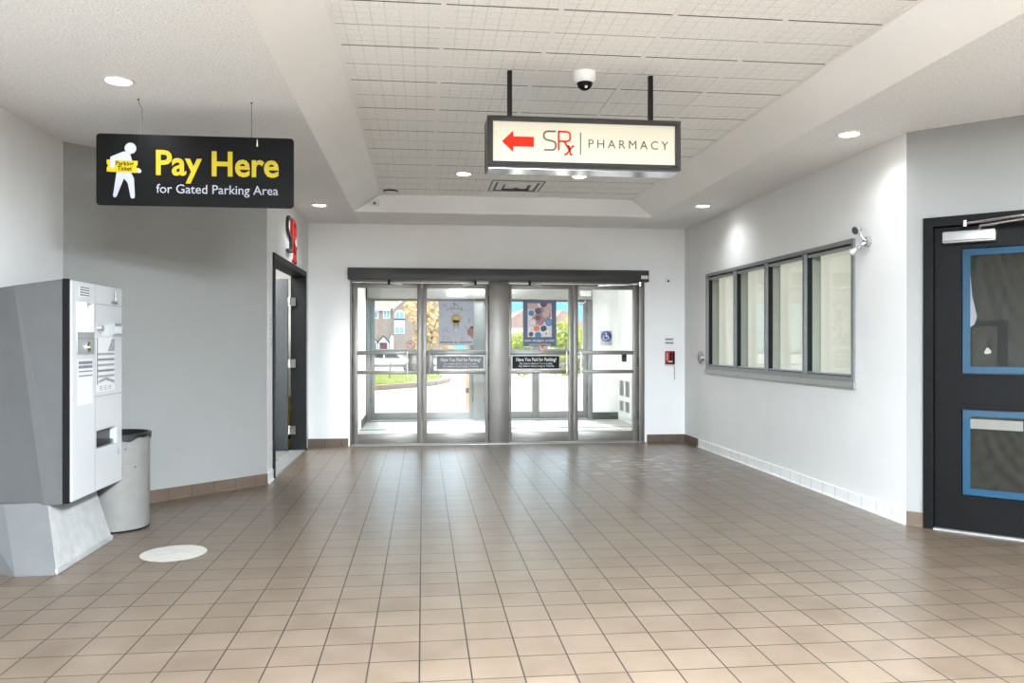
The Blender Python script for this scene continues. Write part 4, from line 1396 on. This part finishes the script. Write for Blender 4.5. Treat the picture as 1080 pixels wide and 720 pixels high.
while n < 9000:
    x, y = rnd.uniform(-6, .75), rnd.uniform(21.5, 31)
    ins = False
    j = len(edge) - 1
    for i in range(len(edge)):
        (xi, yi), (xj, yj) = edge[i], edge[j]
        if (yi > y) != (yj > y) and x < (xj - xi) * (y - yi) / (yj - yi) + xi:
            ins = not ins
        j = i
    if not ins:
        continue
    n += 1
    a = rnd.uniform(0, math.pi)
    h = rnd.uniform(.08, .17)
    dx, dy = .035 * math.cos(a), .035 * math.sin(a)
    b.poly([(x - dx, y - dy, .038), (x + dx, y + dy, .038), (x + rnd.uniform(-.04, .04), y + rnd.uniform(-.04, .04), .04 + h)])
tag(b.obj('grass', M['grass'], smooth=False), 'bright yellow-green grass on the lawn island', 'grass', kind='stuff')

def leafy(name, label, cat, loc, rx, ry, rz, cz, n, leaf, mat, seed, size=.22, trunk=True, group=None):
    rnd = random.Random(seed)
    t = thing(name, label, cat, loc, group=group)
    if trunk:
        b = B().cyl((0, 0, 0), (.1, 0, cz), .16, .08, seg=10)
        for k in range(6):
            a = k * 1.05
            b.cyl((.05, 0, cz * .7), (rx * .55 * math.cos(a), ry * .55 * math.sin(a), cz + rz * .3), .06, .02, seg=6)
        b.obj('trunk', M['bark'], t)
    b = B()
    cl = [(rnd.uniform(-.6, .6), rnd.uniform(-.6, .6), rnd.uniform(-.6, .7), rnd.uniform(.35, .6)) for _ in range(12)]
    for _ in range(n):
        cx, cy, cz2, cr = rnd.choice(cl)
        v = Vector((rnd.gauss(0, 1), rnd.gauss(0, 1), rnd.gauss(0, 1))).normalized() * cr * rnd.uniform(.5, 1) 
        p = Vector(((cx + v.x) * rx, (cy + v.y) * ry, cz + (cz2 + v.z) * rz))
        d1 = Vector((rnd.gauss(0, 1), rnd.gauss(0, 1), rnd.gauss(0, 1))).normalized() * size
        d2 = d1.orthogonal().normalized() * size * .6
        b.poly([p - d1, p + d2, p + d1, p - d2])
    b.obj('foliage', mat, t, smooth=False)
    return t
leafy('autumn_tree', 'golden autumn tree seen through the light bulb door', 'tree', (.55, 60, -.66), 1.9, 1.9, 2.3, 3.2, 1500, .2, M['leaf_autumn'], 1)
leafy('leafy_bush', 'yellow-green bush seen left of the slate blue poster', 'bush', (4.55, 40, -.61), .95, .9, 1.35, 1.3, 1300, .2, M['leaf_green'], 2, size=.15, trunk=False, group='yellow-green bushes across the street')
leafy('leafy_bush', 'yellow-green bush seen right of the slate blue poster', 'bush', (7.35, 40, -.61), 1.0, .9, 1.5, 1.4, 1500, .2, M['leaf_green'], 5, size=.15, trunk=False, group='yellow-green bushes across the street')

def gable_house(name, label, x0, x1, y, zb, ze, zr, ridge_x, depth, wall):
    """house with its gable or eave towards the hall"""
    t = thing(name, label, 'house', (x0, y, zb))
    return t

# brick townhouse
HZ = -.8
t = thing('townhouse', 'brown brick townhouse with arched window and maroon door', 'house', (0, 110, HZ))
B().box(-16, 3.2, 0, 9, 0, 6.75).obj('wall', M['brick'], t)
gx0, gx1 = -4.0, 4.4
b = B().prism([(gx0, 0), (3.2, 0), (3.2, 6.75), (gx1 - 1.2, 9.2), (.2, 10.6), (gx0, 6.75)], -.5, 0)
b.obj('gable_wall', M['brick'], t)
b = B()
b.poly([(-16.4, -.6, 6.65), (gx0, -.6, 6.65), (gx0 + 2.5, 4.5, 10.2), (-16.4, 4.5, 10.2)])
b.poly([(-16.4, 9.6, 6.65), (-16.4, 4.5, 10.2), (3.6, 4.5, 10.2), (3.6, 9.6, 6.65)])
b.obj('roof', M['roof'], t)
b = B().box(-16.4, gx0, -.75, -.6, 6.55, 6.85)
b.stroke([(gx0 - .3, 6.6), (.2, 10.7)], .28, -.75, -.5)
b.stroke([(.2, 10.7), (4.3, 6.9)], .28, -.75, -.5)
b.obj('fascia', M['house_white'], t)
def hwin(x0, x1, z0, z1, y=0.0, nx=2):
    f = B().panel(x0, x1, z0, z1, y - .12, y, [(x0 + .12 + i * (x1 - x0 - .12) / nx, x0 + (i + 1) * (x1 - x0 - .12) / nx, z0 + .12, z1 - .12) for i in range(nx)]).obj('window', M['house_white'], t)
    B().box(x0 + .05, x1 - .05, y - .05, y - .01, z0 + .05, z1 - .05).obj('pane', M['house_glass'], f)
hwin(-7.1, -6.0, 5.45, 6.5)
hwin(-5.4, -4.45, 5.45, 6.6)
hwin(-9.6, -8.4, 5.45, 6.5)
# tall arched window of the gable
ay = -.5
arch = [(-3.85, 3.4), (-2.45, 3.4), (-2.45, 5.9)] + [(-3.15 + .7 * math.cos(R(a)), 5.9 + .72 * math.sin(R(a))) for a in range(15, 180, 15)] + [(-3.85, 5.9)]
f = B().prism(arch, ay - .08, ay).obj('window', M['house_white'], t)
for sx in (-1, 1):
    b = B()
    c0, c1 = (-3.15 + sx * .06, -3.15 + sx * .58)
    b.prism([(c0, 5.55), (c1, 5.55), (c1, 5.95)] + [(-3.15 + sx * .58 * math.cos(R(a)), 5.9 + .58 * math.sin(R(a))) for a in (20, 40, 60, 80)] + [(c0, 6.47)], ay - .10, ay - .07, 0)
    b.prism([(c0, 3.5), (c1, 3.5), (c1, 4.25), (c0, 4.25)], ay - .10, ay - .07, 0)
    b.obj('pane', M['house_glass'], f)
B().box(-3.9, -2.4, ay - .12, ay - .08, 5.25, 5.5).obj('dark_band', M['ink_dark'], f)
# porches
for px_, dm in ((-6.8, M['ink']), (-5.3, M['maroon'])):
    p = B().prism([(px_ - .75, 2.2), (px_, 3.0), (px_ + .75, 2.2)], -1.2, -.01).obj('porch', M['house_white'], t)
    b = B()
    b.stroke([(px_ - .85, 2.15), (px_, 3.1), (px_ + .85, 2.15)], .16, -1.3, -1.15)
    b.obj('porch_edge', M['ink_dark'], p)
    for s in (-.62, .62):
        B().box(px_ + s - .08, px_ + s + .08, -1.15, -1.0, 0, 2.2).obj('porch_post', M['house_white'], p)
    B().box(px_ - .38, px_ + .38, -.08, 0, 0, 2.15).obj('front_door', dm, t)
B().prism([(-4.5, 0), (-3.95, 0), (-3.95, 3.0), (-4.2, 3.2), (-4.5, 2.6)], -.9, -.51).obj('white_screen', M['house_white'], t)

def far_house(label, x0, x1, y, ze, zr, xr):
    t = thing('far_house', label, 'house', (0, y, HZ), group='brown roofed houses seen beside the slate blue poster')
    B().box(x0, x1, 0, 8, 0, ze).obj('wall', M['house_white'], t)
    b = B()
    b.prism([(x0 - .3, ze), (x1 + .3, ze), (xr, zr)], -.3, 8.3)
    b.obj('roof', M['roof'], t)
    f = B().panel(x0 + .3, x0 + 1.5, ze - 1.6, ze - .5, -.1, 0, [(x0 + .4, x0 + .85, ze - 1.5, ze - .6), (x0 + .95, x0 + 1.4, ze - 1.5, ze - .6)]).obj('window', M['house_white'], t)
    B().box(x0 + .35, x0 + 1.45, -.05, -.01, ze - 1.55, ze - .55).obj('pane', M['house_glass'], f)
far_house('white house with brown roof seen left of the slate blue poster', 6.9, 10.4, 70, 3.5, 5.2, 9.0)
far_house('white house with brown roof seen right of the slate blue poster', 11.3, 14.6, 70, 3.5, 5.1, 12.3)

# parked white car
t = thing('parked_car', 'white parked car beyond the lawn island', 'car', (-2.4, 55, -.66))
prof = [(-2.2, .28), (2.2, .28), (2.25, .62), (2.1, .80), (1.25, .92), (.55, 1.40), (-1.0, 1.44), (-1.75, 1.0), (-2.2, .92)]
B().prism(prof, -.85, .85).obj('body', M['car_white'], t)
b = B()
for x_ in ([(.95, .95), (.45, 1.33), (-.15, 1.35), (-.15, .95)], [(-.25, .95), (-.25, 1.35), (-.95, 1.36), (-1.45, 1.0)]):
    b.prism(x_, -.87, .87)
b.obj('side_window', M['car_glass'], t)
for x_ in (-1.4, 1.4):
    for y_ in (-.88, .68):
        w = B().cyl((x_, y_, .32), (x_, y_ + .2, .32), .32, seg=24).obj('wheel', M['gasket'], t)
        B().cyl((x_, y_ - .01, .32), (x_, y_ + .21, .32), .18, seg=16).obj('hubcap', M['alu_light'], w)

t = thing('porch_post', 'tan wooden post just outside the outer doors', 'post', (.90, 15.5, -.012))
B().box(-.07, .07, -.06, .06, 0, 2.6, bev=.008).obj('shaft', M['wood_post'], t)
B().box(-.075, .075, -.065, .065, .34, .44, bev=.004).obj('band', M['ink_dark'], t)
t = thing('sapling_stem', 'slim dark stem standing on the grass island', 'sapling', (-1.12, 27, .03))
b = B().tube([(0, 0, 0), (.02, 0, .35), (.06, 0, .62)], .035, seg=8)
b.obj('stem', M['bark'], t)
